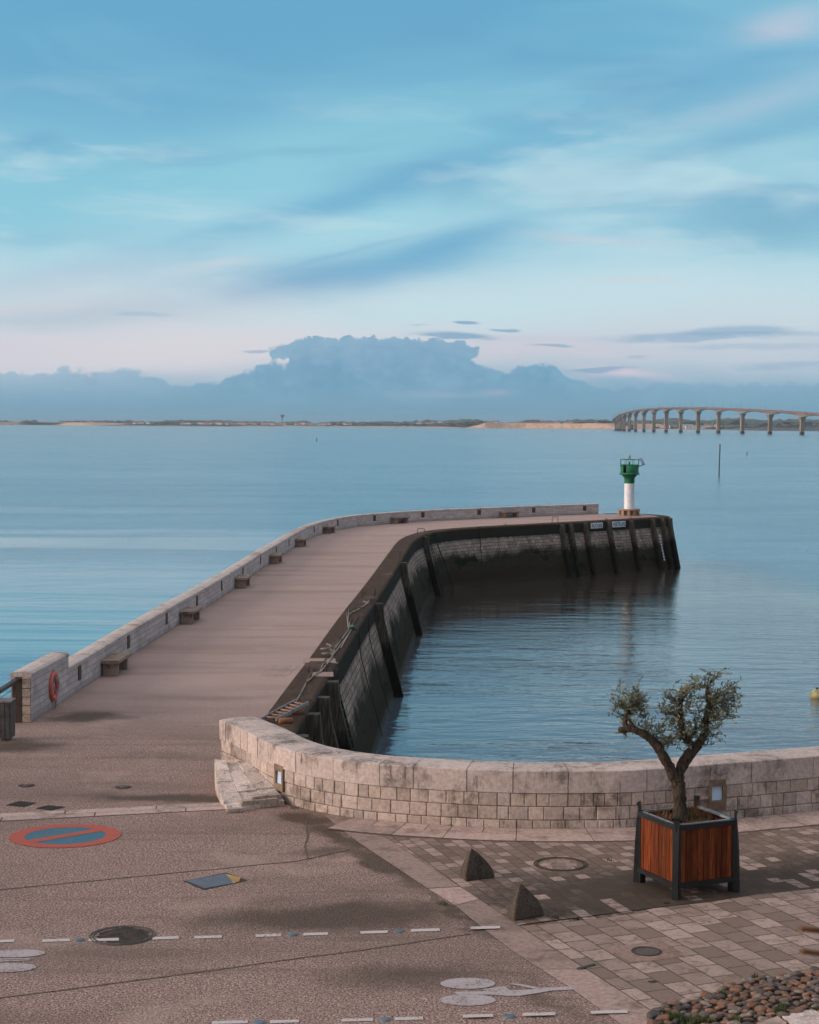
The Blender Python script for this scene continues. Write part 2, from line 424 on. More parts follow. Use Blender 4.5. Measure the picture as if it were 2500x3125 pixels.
M_algae = simple('algae_iron', lin((34, 32, 24)), .8, scale=3, local=False)
M_rust = simple('brown_metal', lin((74, 56, 44)), .7, scale=6)
M_panel = simple('brown_bronze_panel', lin((84, 62, 46)), .75, scale=4); M_frame = simple('tan_metal_frame', lin((128, 106, 84)), .7, scale=5)
M_glass = simple('sky_tinted_lens', lin((190, 208, 228)), .3, var=.03)  # pale blue stands for the sky reflected in the unlit lens
M_steel = simple('galvanised_steel', lin((146, 146, 146)), .6, .15, scale=10)
M_ironloop = simple('grey_iron', lin((96, 88, 80)), .6, .3)
M_rope = simple('faded_rope', lin((140, 130, 118)), .9, scale=40)
M_greenrope = simple('green_twine', lin((30, 120, 84)), .8, scale=30)
M_log = simple('orange_brown_float', lin((150, 96, 58)), .8, scale=9)
M_wood = simple('ladder_wood', lin((150, 116, 100)), .8, scale=9)
M_rail = simple('dark_handrail_wood', lin((56, 44, 36)), .6, scale=5)
M_bin = simple('grey_bin_metal', lin((88, 82, 80)), .55, .2, scale=6)
M_binlid = simple('pinkish_bin_lid', lin((138, 116, 110)), .6)
M_buoy = simple('faded_orange_plastic', lin((206, 96, 80)), .5, var=.18, scale=9)
M_tape = simple('grey_tape', lin((120, 140, 140)), .5)
M_white = simple('white_paint_weathered', lin((226, 222, 224)), .45, var=.08, scale=3)
M_green = simple('beacon_green_paint', lin((0, 104, 62)), .5, var=.2, scale=3)
M_dark = simple('dark_interior', lin((12, 26, 20)), .9)
M_solar = simple('solar_glass', lin((150, 168, 190)), .2, var=.1)
M_beaconbase = stone_mat('beacon_base_stone', lin((140, 112, 92)), lin((178, 150, 128)), lin((96, 66, 44)), None, False, True, scale=2)
M_signw = simple('sign_white', lin((228, 230, 232)), .5, var=.12, scale=3)
M_signb = simple('sign_blue', lin((24, 58, 88)), .5, var=.05)
M_anthr = simple('anthracite_steel', lin((31, 32, 33)), .45, .2, var=.15, scale=4)
def plank_mat():
    m, nt, b, pos = newmat('orange_hardwood')
    v = objco(nt); g = noise(nt, v, 5, 6, .6, mapping=(7, 7, .5)); f = noise(nt, v, 40, 3, .6, mapping=(5, 5, .25))
    base = mixc(nt, g.ss(.3, .7), lin((78, 36, 14)), lin((146, 70, 28))); base = mixc(nt, f.ss(.45, .7, 0, .35), base, lin((54, 22, 10)))
    base = mixc(nt, 1.0, base, attr(nt), 'MULTIPLY')
    lk(nt, base, b.inputs['Base Color']); b.inputs['Roughness'].default_value = .6; b.inputs['Specular IOR Level'].default_value = .2
    lk(nt, bump(nt, g+f*.4, .4, .004), b.inputs['Normal']); return m
M_plank = plank_mat()
M_soil = simple('dark_soil', lin((66, 50, 38)), .95, scale=14, bs=.9, bd=.03)
def bark_mat():
    m, nt, b, pos = newmat('olive_bark')
    v = objco(nt); g = noise(nt, v, 9, 6, .7, 1.0, mapping=(3, 3, .8)); n = noise(nt, v, 3, 4)
    base = mixc(nt, g.ss(.35, .65), lin((34, 28, 23)), lin((92, 79, 66))); base = mixc(nt, n.ss(.5, .7, 0, .5), base, lin((66, 62, 44)))
    lk(nt, base, b.inputs['Base Color']); b.inputs['Roughness'].default_value = .95; b.inputs['Specular IOR Level'].default_value = .2
    lk(nt, bump(nt, g, 1.0, .03), b.inputs['Normal']); return m
M_bark = bark_mat()
def leaf_mat(name, a, c):
    m, nt, b, pos = newmat(name)
    base = mixc(nt, 1.0, mixc(nt, noise(nt, pos, 6, 2).ss(.35, .65), a, c), attr(nt), 'MULTIPLY')
    lk(nt, base, b.inputs['Base Color']); b.inputs['Roughness'].default_value = .55; b.inputs['Specular IOR Level'].default_value = .35
    return m
M_leaf = leaf_mat('olive_leaves', lin((92, 96, 70)), lin((150, 150, 128)))
M_grass = leaf_mat('grass_blades', lin((44, 62, 30)), lin((86, 96, 44)))
M_dry = leaf_mat('dry_stems', lin((96, 62, 44)), lin((120, 86, 56)))
def paint_mat(name, c, wear=.35, ground=lin((120, 98, 90))):
    m, nt, b, pos = newmat(name)
    g = noise(nt, pos, 26, 3, .75); n = noise(nt, pos, 2.5, 5, .7)
    k = (g + (n-.5)*.8).ss(.52-.2*(.5-wear), .66, 0, .75)
    base = mixc(nt, k, c, ground); base = mixc(nt, g.ss(.3, .5, .25, 0), base, tuple(x*.4 for x in c))
    lk(nt, base, b.inputs['Base Color']); b.inputs['Roughness'].default_value = .8; b.inputs['Specular IOR Level'].default_value = .3
    lk(nt, bump(nt, g, .6, .012), b.inputs['Normal']); return m
M_pred = paint_mat('red_road_paint', lin((176, 84, 66)), .8)
M_pblue = paint_mat('blue_road_paint', lin((64, 108, 126)), .8)
M_pwhite = paint_mat('white_road_paint', lin((196, 184, 180)), .9)
M_pgrey = paint_mat('pale_grey_road_paint', lin((176, 164, 164)), .3)
M_stud = simple('blue_grey_stud', lin((92, 108, 118)), .6)
M_iron = simple('cast_iron_cover', lin((62, 50, 42)), .8, scale=14, bs=.8, bd=.01, local=False)
M_iron2 = simple('grey_cover', lin((88, 80, 72)), .8, scale=20, bs=.6, bd=.006, local=False)
M_joint = simple('dark_joint_filler', lin((98, 80, 68)), .95, scale=10, local=False)
M_moss = simple('dark_moss_ring', lin((66, 56, 38)), .95, scale=12, local=False, bs=.8, bd=.02)
M_hatch = simple('blue_grey_hatch_lid', lin((90, 100, 112)), .7, var=.15, scale=6, local=False)
M_yellow = simple('yellow_hatch_lid', lin((176, 138, 78)), .7, var=.2, scale=6, local=False)
M_earth = simple('packed_earth', lin((62, 48, 38)), .95, var=.45, scale=7, local=False, bs=.9, bd=.02)
M_branch = simple('orange_twig_bark', lin((112, 72, 36)), .8, scale=20)
def pebble_mat():
    m, nt, b, pos = newmat('river_cobble')
    oi = nt.nodes.new('ShaderNodeObjectInfo'); n1 = noise(nt, pos, 16, 5, .65); n2 = noise(nt, pos, 90, 3, .6)
    base = mixc(nt, n1.ss(.3, .7, .35, 1), lin((50, 40, 34)), oi.outputs['Color']); base = mixc(nt, n2.ss(.5, .7, 0, .3), base, lin((60, 46, 38)))
    lk(nt, base, b.inputs['Base Color']); b.inputs['Roughness'].default_value = .75
    lk(nt, bump(nt, n1+n2*.3, .4, .006), b.inputs['Normal']); return m
M_peb = pebble_mat()
# water
def water_mat():
    m, nt, b, pos = newmat('sea_water')
    X, Y, Z = sep(nt, pos)
    body = noise(nt, pos, .02, 4, .6, mapping=(.35, 1, 1))
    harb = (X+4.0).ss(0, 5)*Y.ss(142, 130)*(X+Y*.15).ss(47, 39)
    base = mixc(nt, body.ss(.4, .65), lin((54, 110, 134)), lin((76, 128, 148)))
    base = mixc(nt, harb*.97, base, mixc(nt, Y.ss(72, 104), lin((90, 86, 90)), lin((64, 55, 46))))  # paler near, darker far: sky and wall reflections painted into the body colour
    lk(nt, base, b.inputs['Base Color']); b.inputs['IOR'].default_value = 1.6
    # slick, calm lanes against rippled water
    sl = noise(nt, pos, .045, 4, .55, .4, mapping=(.12, 1, 1), rot=R(2))
    left = (X*-1.0).ss(2, 12)*Y.ss(260, 120)
    calm = (sl.ss(.42, .58)*left).mx(ellipse_mask(nt, X, Y, (-26, 105, 22, 50, 0, .9)))
    r4 = noise(nt, pos, .17, 2, .5, .3, mapping=(.22, 1, 1), rot=R(3))
    r1 = noise(nt, pos, 1.0, 3, .6, .3, mapping=(.55, 1.5, 1), rot=R(6))
    r2 = noise(nt, pos, .42, 2, .5, .6, mapping=(.4, 1.2, 1), rot=R(-8))
    r3 = noise(nt, pos, 2.6, 3, .7, 0, mapping=(.7, 1.4, 1))
    amp = (1.0-calm*.8)*Y.ss(45, 140, .8, 1.2)*(1.0-harb*Y.ss(80, 105, 0, .5))
    gust = noise(nt, pos, .09, 4, .6, .3, mapping=(.6, 1, 1)).ss(.35, .65, .6, 1.4)
    nearh = harb*Y.ss(90, 45)
    hgt = (r1*(.030+nearh*.035) + r2*(.05+nearh*.075) + r3*Y.ss(60, 200, .012, .035))*amp*gust + r4*left*Y.ss(170, 90)*.10
    lk(nt, calm.ss(0, 1, .2, .07)*(1.0-harb*.8), b.inputs['Roughness'])
    lk(nt, bump(nt, hgt, 1.0, 1.0), b.inputs['Normal'])
    return m
M_sea = water_mat()
# ------------------------------------------------------------ plan lines (metres, measured)
FW = Path(catmull([(-3.79,34.05),(-3.5,33.5),(-3.13,32.78),(-2.68,31.75),(-2.17,30.92),(-1.6,30.33),(-.93,29.87),(-.165,29.56),(.55,29.37),(1.32,29.21),(2.2,29.13),(3.19,29.17),(3.94,29.27),(5.2,29.72),(5.87,29.99),(6.68,30.30),(7.43,30.6),(9,31.2),(14,33.2),(30,39.5)], .12))
LW = Path(catmull([(-8.79,39.36),(-8.62,42.9),(-8.47,46.2),(-8.33,50.1),(-8.14,54.3),(-7.95,58.5),(-7.73,62.5),(-7.43,69.2),(-7.2,75.6),(-6.97,82.3),(-6.72,88),(-6.42,95),(-6.12,100.5),(-5.65,105.6),(-4.95,109.6),(-4.15,112.6),(-3.2,115),(-.5,119.3),(2.5,122.6),(6.4,125.9),(10.5,129.3),(14.69,132.4)], .5))
RW = Path(catmull([(-2.72,32.6),(-2.66,35),(-2.56,38.2),(-2.42,41.8),(-2.22,46.3),(-2.0,51),(-1.74,57.5),(-1.46,63.8),(-1.22,68.5),(-.82,77),(-.46,85.2),(-.12,93),(.2,99.8),(.58,103.9),(1.1,107),(1.75,109.4),(2.85,111.7),(5.2,114.6),(9.2,118.3),(13.4,122.2),(16.4,125.1),(19.45,128.05)], .5))
END = [(19.62,128.4),(19.75,129.1),(19.6,130.4),(19.1,131.5),(18.2,132.5),(16.9,133.0),(15.2,132.95)]
WOUT = -.46
# ------------------------------------------------------------ ground, sea
gp = [(p.x, p.y) for p in [FW.off(s*.5, -.7) for s in range(int(FW.L*2), 0, -1)]]
ground_poly = [(-9.25, -40), (60, -40), (60, 52)] + gp + [(-2.75, 34.6), (-2.66, 35), (-2.56, 38.2), (-9.25, 39.4)]
m = MB(); m.poly(ground_poly, 0, -8)
struct(m.build('ground', M_gravel), 'pink gravel surfaced plaza beside the harbour')
m = MB(); Rr = 9000
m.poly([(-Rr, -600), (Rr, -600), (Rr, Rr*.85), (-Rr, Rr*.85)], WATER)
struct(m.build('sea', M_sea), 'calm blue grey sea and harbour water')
# strip of smooth concrete between gravel and stone paving, moss line beside it
SL = [(-2.02,30.95),(-1.585,30.37),(-.966,28.49),(-.423,27.13),(.302,25.33),(.692,24.43),(1.059,23.27),(1.459,22.14),(2.023,20.84),(2.483,19.59),(3.4,17.2)]
SR = [(-.95,29.9),(-.889,29.78),(-.477,28.73),(.17,27.05),(.792,25.43),(1.05,24.75),(1.56,23.42),(2.091,22.06),(2.528,20.98),(2.92,19.99),(3.95,17.4)]
m = MB()
cuts = [(0, 3.6), (3.6, 4.45), (4.45, 6.9), (6.9, 9.2), (9.2, 10)]
def lerpP(P, t):
    i = min(int(t), len(P)-2); f = t-i; return (P[i][0]*(1-f)+P[i+1][0]*f, P[i][1]*(1-f)+P[i+1][1]*f)
for k, (a, c) in enumerate([(0, 2.2), (2.205, 3.99), (4.01, 4.99), (5.01, 6.1), (6.105, 7.45), (7.46, 9.6), (9.61, 10)]):
    ts = [a+(c-a)*q/4 for q in range(5)]
    sh = [.84, .9, 1.3, .82, .92, 1.12, 1.0][k]
    m.cur = (sh, sh, sh, 1)
    L = [lerpP(SL, t) for t in ts]; Rr_ = [lerpP(SR, t) for t in ts]
    for q in range(4): m.face([(*L[q], .008), (*Rr_[q], .008), (*Rr_[q+1], .008), (*L[q+1], .008)])
struct(m.build('smooth_concrete_path', M_strip), 'smooth pink concrete strip between gravel and stone paving')
# stone paving: small setts behind, large slabs in front
tr = [(1.5,23.45),(1.9,23.47),(2.44,23.68),(3.0,23.91),(3.55,24.3),(4.4,24.62),(5.2,25.05),(6.2,25.4),(9,26.6),(40,40)]
base_line = [FW.off(s*.4, .02) for s in range(int(FW.L/.4)+1)]
strip_out = []
for s in range(int(FW.L/.4)+1):
    p = FW.off(s*.4, .95)
    if p.x > -.45: strip_out.append((p.x, p.y))
m = MB()
left = [q for q in SR if q[1] > 23.4 and q[1] < 29.0]
poly = [(-.60, 29.05)] + left[1:] + tr + strip_out[::-1]
m.poly(poly, .012); struct(m.build('small_sett_paving', M_small), 'small worn stone setts with dark moss patches and a painted planter shadow')
m = MB()
poly = [q for q in [(1.56,23.42),(2.091,22.06),(2.528,20.98),(2.92,19.99),(3.95,17.4)]] + [(40, 17.4), (40, 40)] + tr[::-1][1:-1]
m.poly(poly, .016); struct(m.build('large_slab_paving', M_slab), 'large pale stone slabs')
# pale slabs following the foot of the wall
m = MB(); s = FW.near((-.95, 29.85)); rnd = random.Random(3); k = 0
while s < FW.L-1.5:
    w = rnd.uniform(.7, 1.25) if k else 1.0
    for (o0, o1, part) in (((.03, .42, 2), (.43, .92, 1)) if k in (0, 1, 2) else ((.03, .92, 1),)):
        for q in range(part):
            a, c = s+w*q/part, s+w*(q+1)/part-.014
            sh = rnd.uniform(.8, 1.12); m.cur = (sh, sh*rnd.uniform(.97, 1), sh*rnd.uniform(.95, 1), 1)
            n = 4; P = [FW.off(a+(c-a)*i/n, o0) for i in range(n+1)]; Q = [FW.off(a+(c-a)*i/n, o1) for i in range(n+1)]
            for i in range(n): m.face([(P[i].x, P[i].y, .02), (P[i+1].x, P[i+1].y, .02), (Q[i+1].x, Q[i+1].y, .02), (Q[i].x, Q[i].y, .02)])
    s += w; k += 1
struct(m.build('paving_border', M_kerb), 'pale stone slabs along the foot of the curved wall')
m = MB(); n = int((FW.L-1.5-FW.near((-.95, 29.85)))/.4); s0 = FW.near((-.95, 29.85))
for i in range(n):
    P = [FW.off(s0+.4*i, .0), FW.off(s0+.4*(i+1), .0), FW.off(s0+.4*(i+1), .97), FW.off(s0+.4*i, .97)]
    m.face([(p.x, p.y, .0145) for p in P])
struct(m.build('paving_bed', M_joint), 'dark joint bed under the border slabs')
# flush double kerb
m = MB(); rnd = random.Random(5)
A0, A1 = Vector((-12, 29.0)), Vector((-3.36, 31.08)); B0, B1 = Vector((-12, 28.42)), Vector((-3.3, 30.5))
A0 = Vector((-9.2, 29.62)); B0 = Vector((-9.1, 29.02))
for row in range(2):
    t = 0.0
    while t < 1:
        w = rnd.choice([.22, .27, .3, .17]); t1 = min(1, t+w)
        a0, a1 = A0.lerp(B0, row*.5+.012), A1.lerp(B1, row*.5+.012); c0, c1 = A0.lerp(B0, row*.5+.488), A1.lerp(B1, row*.5+.488)
        sh = rnd.uniform(.92, 1.08); m.cur = (sh, sh, sh, 1)
        P = [a0.lerp(a1, t+.002), a0.lerp(a1, t1-.002), c0.lerp(c1, t1-.002), c0.lerp(c1, t+.002)]
        m.face([(p.x, p.y, .010) for p in P]); t = t1
struct(m.build('flush_kerb', M_kerb), 'double row of pale flush kerb stones across the gravel')
m = MB(); P = [A0, A1, B1, B0]; m.face([(p.x, p.y, .005) for p in P]); struct(m.build('flush_kerb_bed', M_joint))
# joints in the gravel
z2 = lambda a, c: G(a*.5217, 2400+c*.5217); z3 = lambda a, c: G(800+a*.5217, 2400+c*.5217); z4 = lambda a, c: G(1600+a*.5217, 2400+c*.5217)
def groove(name, pts, w, seed):
    rr = random.Random(seed); m = MB(); P = []
    for a, c in zip(pts, pts[1:]):
        for k in range(8): P.append(a.lerp(c, k/8) + Vector((0, rr.uniform(-.012, .012), 0)))
    P.append(pts[-1])
    for i in range(len(P)-1):
        a, c = P[i], P[i+1]; t = (c-a).normalized(); n = Vector((-t.y, t.x, 0))*w*rr.uniform(.35, .6)
        m.face([(*(a-n).xy, .006), (*(c-n).xy, .006), (*(c+n).xy, .006), (*(a+n).xy, .006)])
    struct(m.build(name, M_joint), 'dark joint line across the gravel surface')
groove('surface_joint', [z2(-500, 652), z2(0, 605), z2(900, 520), z2(1725, 440), z3(270, 425)], .03, 1)
groove('surface_joint', [z2(-500, 1315), z2(0, 1240), z2(860, 1130), z2(1725, 1010), z3(620, 955), z3(1220, 865)], .032, 2)
groove('surface_joint', [z3(255, 200), z3(268, 300), z3(250, 350), z3(270, 425)], .03, 3)
groove('surface_joint', [z3(270, 425), z3(400, 395), z3(520, 370)], .04, 4)

# ------------------------------------------------------------ curved harbour wall
t = thing('curved_harbour_wall', (FW.at(6).x, FW.at(6).y, 0), 'low curved sandstone wall with big coping blocks around the plaza edge', 'wall')
m = MB()
sweep(m, FW, [(-.035, 0), (-.035, .63), (-.76, .63), (-.76, -8), (-.7, -8), (-.2, 0)], .03, FW.L, .25)
m.build('wall_core', M_mortar, t)
m = MB(); rnd = random.Random(11)
lights_s = [FW.by_u(852, .45), None]; lights_s[1] = min((abs(proj_u((*FW.at(k*.01), .5))-2188), k*.01) for k in range(700, 1600))[1]
LS = [min((abs(proj_u((*FW.at(k*.01), .45))-852), k*.01) for k in range(100, 800))[1], lights_s[1]]
LZ = [(.20, .68), (.24, .74)]
def block(s0, s1, z0, z1, face_o, depth, nseg=2, rough=.006):
    prof = [(face_o-.012, z0), (face_o, z0+.014), (face_o, z1-.014), (face_o-.012, z1), (face_o-depth, z1), (face_o-depth, z0)]
    rings = []
    for i in range(nseg+3):
        q = [s0, s0+.012] + [s0+.012+(s1-s0-.024)*(k+1)/nseg for k in range(nseg)] + [s1]
        d = q[i]; c = FW.at(d); nr = FW.nor(d); e = .012 if i in (0, nseg+2) else 0
        rings.append([m.bm.verts.new((c.x+nr.x*(o-(e if kk in (1, 2) else 0)), c.y+nr.y*(o-(e if kk in (1, 2) else 0)), z+rnd.uniform(-rough, rough)*.4)) for kk, (o, z) in enumerate(prof)])
    for i in range(len(rings)-1):
        for k in range(6):
            j = (k+1) % 6; m.face([rings[i][k], rings[i+1][k], rings[i+1][j], rings[i][j]])
    m.face(rings[0]); m.face(rings[-1][::-1])
for (z0, z1) in ((.0, .15), (.16, .385), (.395, .622)):
    s = .02
    while s < FW.L-.3:
        w = rnd.uniform(.19, .36); s1 = min(s+w, FW.L)
        for ls, lz in zip(LS, LZ):
            if ls-.24 < (s+s1)/2 < ls+.24 and z1 > lz[0]+.05:
                s1 = s; s = ls+.2
                break
        else:
            sh = rnd.uniform(.74, 1.1); wm = rnd.uniform(0, 1)
            m.cur = (sh, sh*(1-.03*wm), sh*(1-.08*wm), 1)
            block(s, s1-.009, z0, z1, rnd.uniform(-.006, .006), .25)
            s = s1
            continue
m.build('masonry', M_wallstone, t)
m = MB(); s = .0; cops = []
clen = [.34, .36, .42, .38, .62, .72, .9, .95, .95, .62, .95, .8, .95, 1.4, 1.25, .85, 1.3, 1.15, 1.4]
k = 0
while s < FW.L-.4:
    w = clen[k] if k < len(clen) else rnd.uniform(1.0, 1.5); s1 = min(s+w, FW.L)
    sh = rnd.uniform(.9, 1.06); m.cur = (sh, sh*.985, sh*.97, 1)
    j = rnd.uniform(-.006, .006)
    prof = [(.012+j, .632), (.014+j, 1.004), (.004+j, 1.015), (-.05, 1.022), (-.2, 1.034), (-.4, 1.04), (-.6, 1.034), (-.74, 1.024), (-.79, 1.01), (-.80, .97), (-.80, .632)]
    sweep(m, FW, prof, s+.007, s1-.007, .2)
    s = s1; k += 1
m.build('coping', M_coping, t)
for (ls, (z0, z1)) in zip(LS, LZ):            # recessed lights
    c = FW.at(ls); nr = FW.nor(ls); ang = math.atan2(-nr.x, nr.y)   # local +y = outwards
    def P(x, y, z): return Vector((c.x + nr.x*y - nr.y*x*-1, c.y + nr.y*y + nr.x*x*-1, z))
    tn = FW.tan(ls)
    def Q(x, y, z): return Vector((c.x+tn.x*x+nr.x*y, c.y+tn.y*x+nr.y*y, z))
    zc = (z0+z1)/2; hw, hh = .17, (z1-z0)/2; iw, ih = .115, hh*.5; d = .02
    mb = MB()
    O = [(-hw, -hh), (hw, -hh), (hw, hh), (-hw, hh)]; I = [(-iw, -ih), (iw, -ih), (iw, ih), (-iw, ih)]
    for a in range(4):
        b2 = (a+1) % 4
        mb.face([Q(O[a][0], d, zc+O[a][1]), Q(O[b2][0], d, zc+O[b2][1]), Q(I[b2][0], d, zc+I[b2][1]), Q(I[a][0], d, zc+I[a][1])])
        mb.face([Q(O[a][0], d, zc+O[a][1]), Q(O[b2][0], d, zc+O[b2][1]), Q(O[b2][0], -.2, zc+O[b2][1]), Q(O[a][0], -.2, zc+O[a][1])])
        mb.face([Q(I[a][0], d, zc+I[a][1]), Q(I[b2][0], d, zc+I[b2][1]), Q(I[b2][0], -.10, zc+I[b2][1]), Q(I[a][0], -.10, zc+I[a][1])])
    fr = mb.build('wall_light', M_frame, t)
    mb = MB(); mb.face([Q(-iw, -.015, zc-ih), Q(iw, -.015, zc-ih), Q(iw, -.03, zc+ih), Q(-iw, -.03, zc+ih)])
    mb.build('lens', M_glass, fr)

# worn ramp block at the wall's left end
m = MB(); rnd = random.Random(2)
A = G(663, 2352, .40); B = G(676, 2444, 0); Cc = G(703, 2483, .03); Dd = G(862, 2432, .05); Ee = G(800, 2398, .22); 
top = [(-3.72, 32.75, .42), (-3.28, 32.3, .40), (-2.72, 31.35, .22), (-2.36, 30.98, .13), (-2.62, 30.72, .10), (-3.05, 30.42, .06), (-3.28, 30.38, .05), (-3.52, 31.2, .2), (-3.7, 32.0, .34)]
cols = 5; rows = 3
Lp = [Vector((-3.78, 32.95, .42)), Vector((-3.68, 32.2, .36)), Vector((-3.58, 31.6, .27)), Vector((-3.46, 31.05, .17)), Vector((-3.34, 30.62, .09)), Vector((-3.22, 30.32, .045))]
Rp = [Vector((-3.1, 32.7, .42)), Vector((-2.86, 32.15, .37)), Vector((-2.68, 31.72, .3)), Vector((-2.48, 31.35, .22)), Vector((-2.35, 31.08, .15)), Vector((-2.26, 30.86, .10))]
for i in range(5):
    for j in range(3):
        f0, f1 = j/3, (j+1)/3; e = .006
        P = [Lp[i].lerp(Rp[i], f0), Lp[i].lerp(Rp[i], f1), Lp[i+1].lerp(Rp[i+1], f1), Lp[i+1].lerp(Rp[i+1], f0)]
        cen = sum(P, Vector())/4; dz = rnd.uniform(-.02, .022); sh = rnd.uniform(.82, 1.08); m.cur = (sh, sh*.99, sh*.96, 1)
        T = [cen+(p-cen)*.975+Vector((0, 0, dz)) for p in P]; Bt = [Vector((p.x, p.y, -.05)) for p in T]
        m.face(T)
        for a in range(4): m.face([T[a], Bt[a], Bt[(a+1) % 4], T[(a+1) % 4]])
for (c, d, rz) in (((-2.72, 30.72, .07), (.72, .2, .16), 24), ((-2.62, 30.9, .14), (.6, .22, .1), 27), ((-3.12, 30.33, .03), (.3, .16, .08), 14)):
    m.cur = (.62, .6, .55, 1); m.box(c, d, R(rz), bev=.02)
ob = m.build('stone_ramp', M_ramp); tag(ob, 'worn sloping stone ramp block at the left end of the curved wall', 'stone ramp')

# ------------------------------------------------------------ jetty
jt = thing('stone_jetty', (-5, 60, 0), 'long curving stone jetty with pink gravel deck and dark tide stained harbour face', 'jetty')
inner = [RW.off(s, -.92) for s in [k*.8 for k in range(int(RW.L/.8)+1)]]
inner = [p for p in inner if p.y > 38.1] + [Vector((18.75, 128.75))]
outer = [LW.off(k*.8, WOUT+.1) for k in range(int(LW.L/.8)+1)]
deckp = [(-2.56-.92, 38.2)] + [(p.x, p.y) for p in inner] + [(18.9, 129.3), (18.8, 130.3), (18.4, 131.2), (17.7, 131.9), (16.8, 132.2), (15.2, 132.3)] + [(p.x, p.y) for p in outer[::-1]]
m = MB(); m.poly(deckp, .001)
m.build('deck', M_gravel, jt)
# coping on the harbour side, round the head
RE = Path(RW.p + [Vector(q) for q in catmull([RW.p[-1]]+END, .3)[1:]])
m = MB()
sweep(m, RE, [(-.92, -.3), (-.92, .008), (-.9, .012), (-.1, .012), (-.03, -.01), (.0, -.06), (.03, -.72), (-.3, -.72)], RE.near((-2.6, 34.3)), RE.L, .5)
m.build('coping', M_qcop, jt)
m = MB()
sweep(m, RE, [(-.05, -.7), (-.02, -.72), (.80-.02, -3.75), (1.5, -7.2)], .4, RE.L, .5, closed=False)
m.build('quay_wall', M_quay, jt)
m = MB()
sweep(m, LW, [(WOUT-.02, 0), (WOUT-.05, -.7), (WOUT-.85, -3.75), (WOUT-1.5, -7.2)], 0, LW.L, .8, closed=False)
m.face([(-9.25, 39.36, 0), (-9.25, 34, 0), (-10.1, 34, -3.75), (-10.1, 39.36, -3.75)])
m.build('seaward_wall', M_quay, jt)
def fender(s, w=.26, ztop=-.06, lad=False):
    m = MB(); c = RW.at(s); nr = RW.nor(s); tn = RW.tan(s)
    P = []
    for (o, z) in ((.0, ztop), (.30, ztop), (.36, -.7), (1.12, -3.75), (1.85, -7.0), (1.5, -7.0), (.0, -.7)): P.append((o, z))
    A = [m.bm.verts.new((c.x+nr.x*o+tn.x*w/2, c.y+nr.y*o+tn.y*w/2, z)) for o, z in P]
    B = [m.bm.verts.new((c.x+nr.x*o-tn.x*w/2, c.y+nr.y*o-tn.y*w/2, z)) for o, z in P]
    for i in range(len(P)): m.face([A[i], B[i], B[(i+1) % len(P)], A[(i+1) % len(P)]])
    m.face(A); m.face(B[::-1]); bmesh.ops.bevel(m.bm, geom=m.bm.edges[:], offset=.012, segments=1, affect='EDGES')
    m.build('timber_fender', M_fender, jt)
def quay_ladder(s, w=.42):
    m = MB(); c = RW.at(s); nr = RW.nor(s); tn = RW.tan(s)
    def Q(x, o, z): return Vector((c.x+tn.x*x+nr.x*o, c.y+tn.y*x+nr.y*o, z))
    for x in (-w/2, w/2): m.tube([Q(x, .1, .05), Q(x, .17, -.7), Q(x, .97, -3.75), Q(x, 1.3, -5)], .03, 6)
    for k in range(16):
        z = -.3-k*.28; o = .15 if z > -.7 else .17+(-.7-z)*.262
        m.tube([Q(-w/2, o, z), Q(w/2, o, z)], .018, 5)
    m.build('quay_ladder', M_algae, jt)
fs = [RW.near(G(*q).xy) for q in ((903, 2236), (940, 2169), (968, 2119), (1000, 2072), (1156, 1836))]
for s in fs: fender(s, .3)
for u in (1224, 1293, 1711, 1737, 1784, 1855, 1923, 1988, 2019, 2046): fender(RW.by_u(u, -.1), .30 if u < 1400 else .26)
quay_ladder(RW.by_u(1308, -.1)); quay_ladder(RW.by_u(1724, -.1), .5); quay_ladder(RW.near(G(1008, 2060).xy)+.9, .4)
def grab(s, o, w, h, along=True):
    m = MB(); c = RW.off(s, o); tn = RW.tan(s) if along else RW.nor(s)
    a, b = c-tn*w/2, c+tn*w/2
    m.tube([(*a, 0), (*a, h-.05), (*(a.lerp(b, .12)), h), (*(a.lerp(b, .88)), h), (*b, h-.05), (*b, 0)], .022, 6)
    m.build('grab_rail', M_ironloop, jt)
for (u, v, w, h) in ((974, 2052, .5, .3), (1131, 1823, .5, .4), (1105, 1870, .45, .2), (1131, 1816, .45, .35), (1204, 1705, .5, .4), (1279, 1630, .45, .35)): grab(RW.near(G(u, v).xy), -.4, w, h, False)
grab(RW.by_u(1711, 0), -.5, .6, .42)
for u in (1240, 1552, 1860, 1935): grab(RW.by_u(u, 0), -.3, .25, .12)
# paved patches and slab in coping
m = MB(); rnd = random.Random(4)
c0, c1, c2, c3 = G(825, 2030), G(912, 2030), G(875, 2064), G(790, 2064)
for k in range(6):
    a, b2 = k/6+.01, (k+1)/6-.01; m.cur = (rnd.uniform(.8, .98),)*3+(1,)
    m.face([(*c0.lerp(c1, a).xy, .006), (*c0.lerp(c1, b2).xy, .006), (*c3.lerp(c2, b2).xy, .006), (*c3.lerp(c2, a).xy, .006)])
m.build('inset_slabs', M_kerb, jt)
for (p, dx, dy) in ((G(975, 2018), .95, .9), (G(985, 2060), .6, .8)):
    m = MB(); m.cur = (.75, .72, .7, 1); m.box((p.x, p.y, .012), (dx, dy, .03), R(3), bev=.008); m.build('coping_slab', M_kerb, jt)
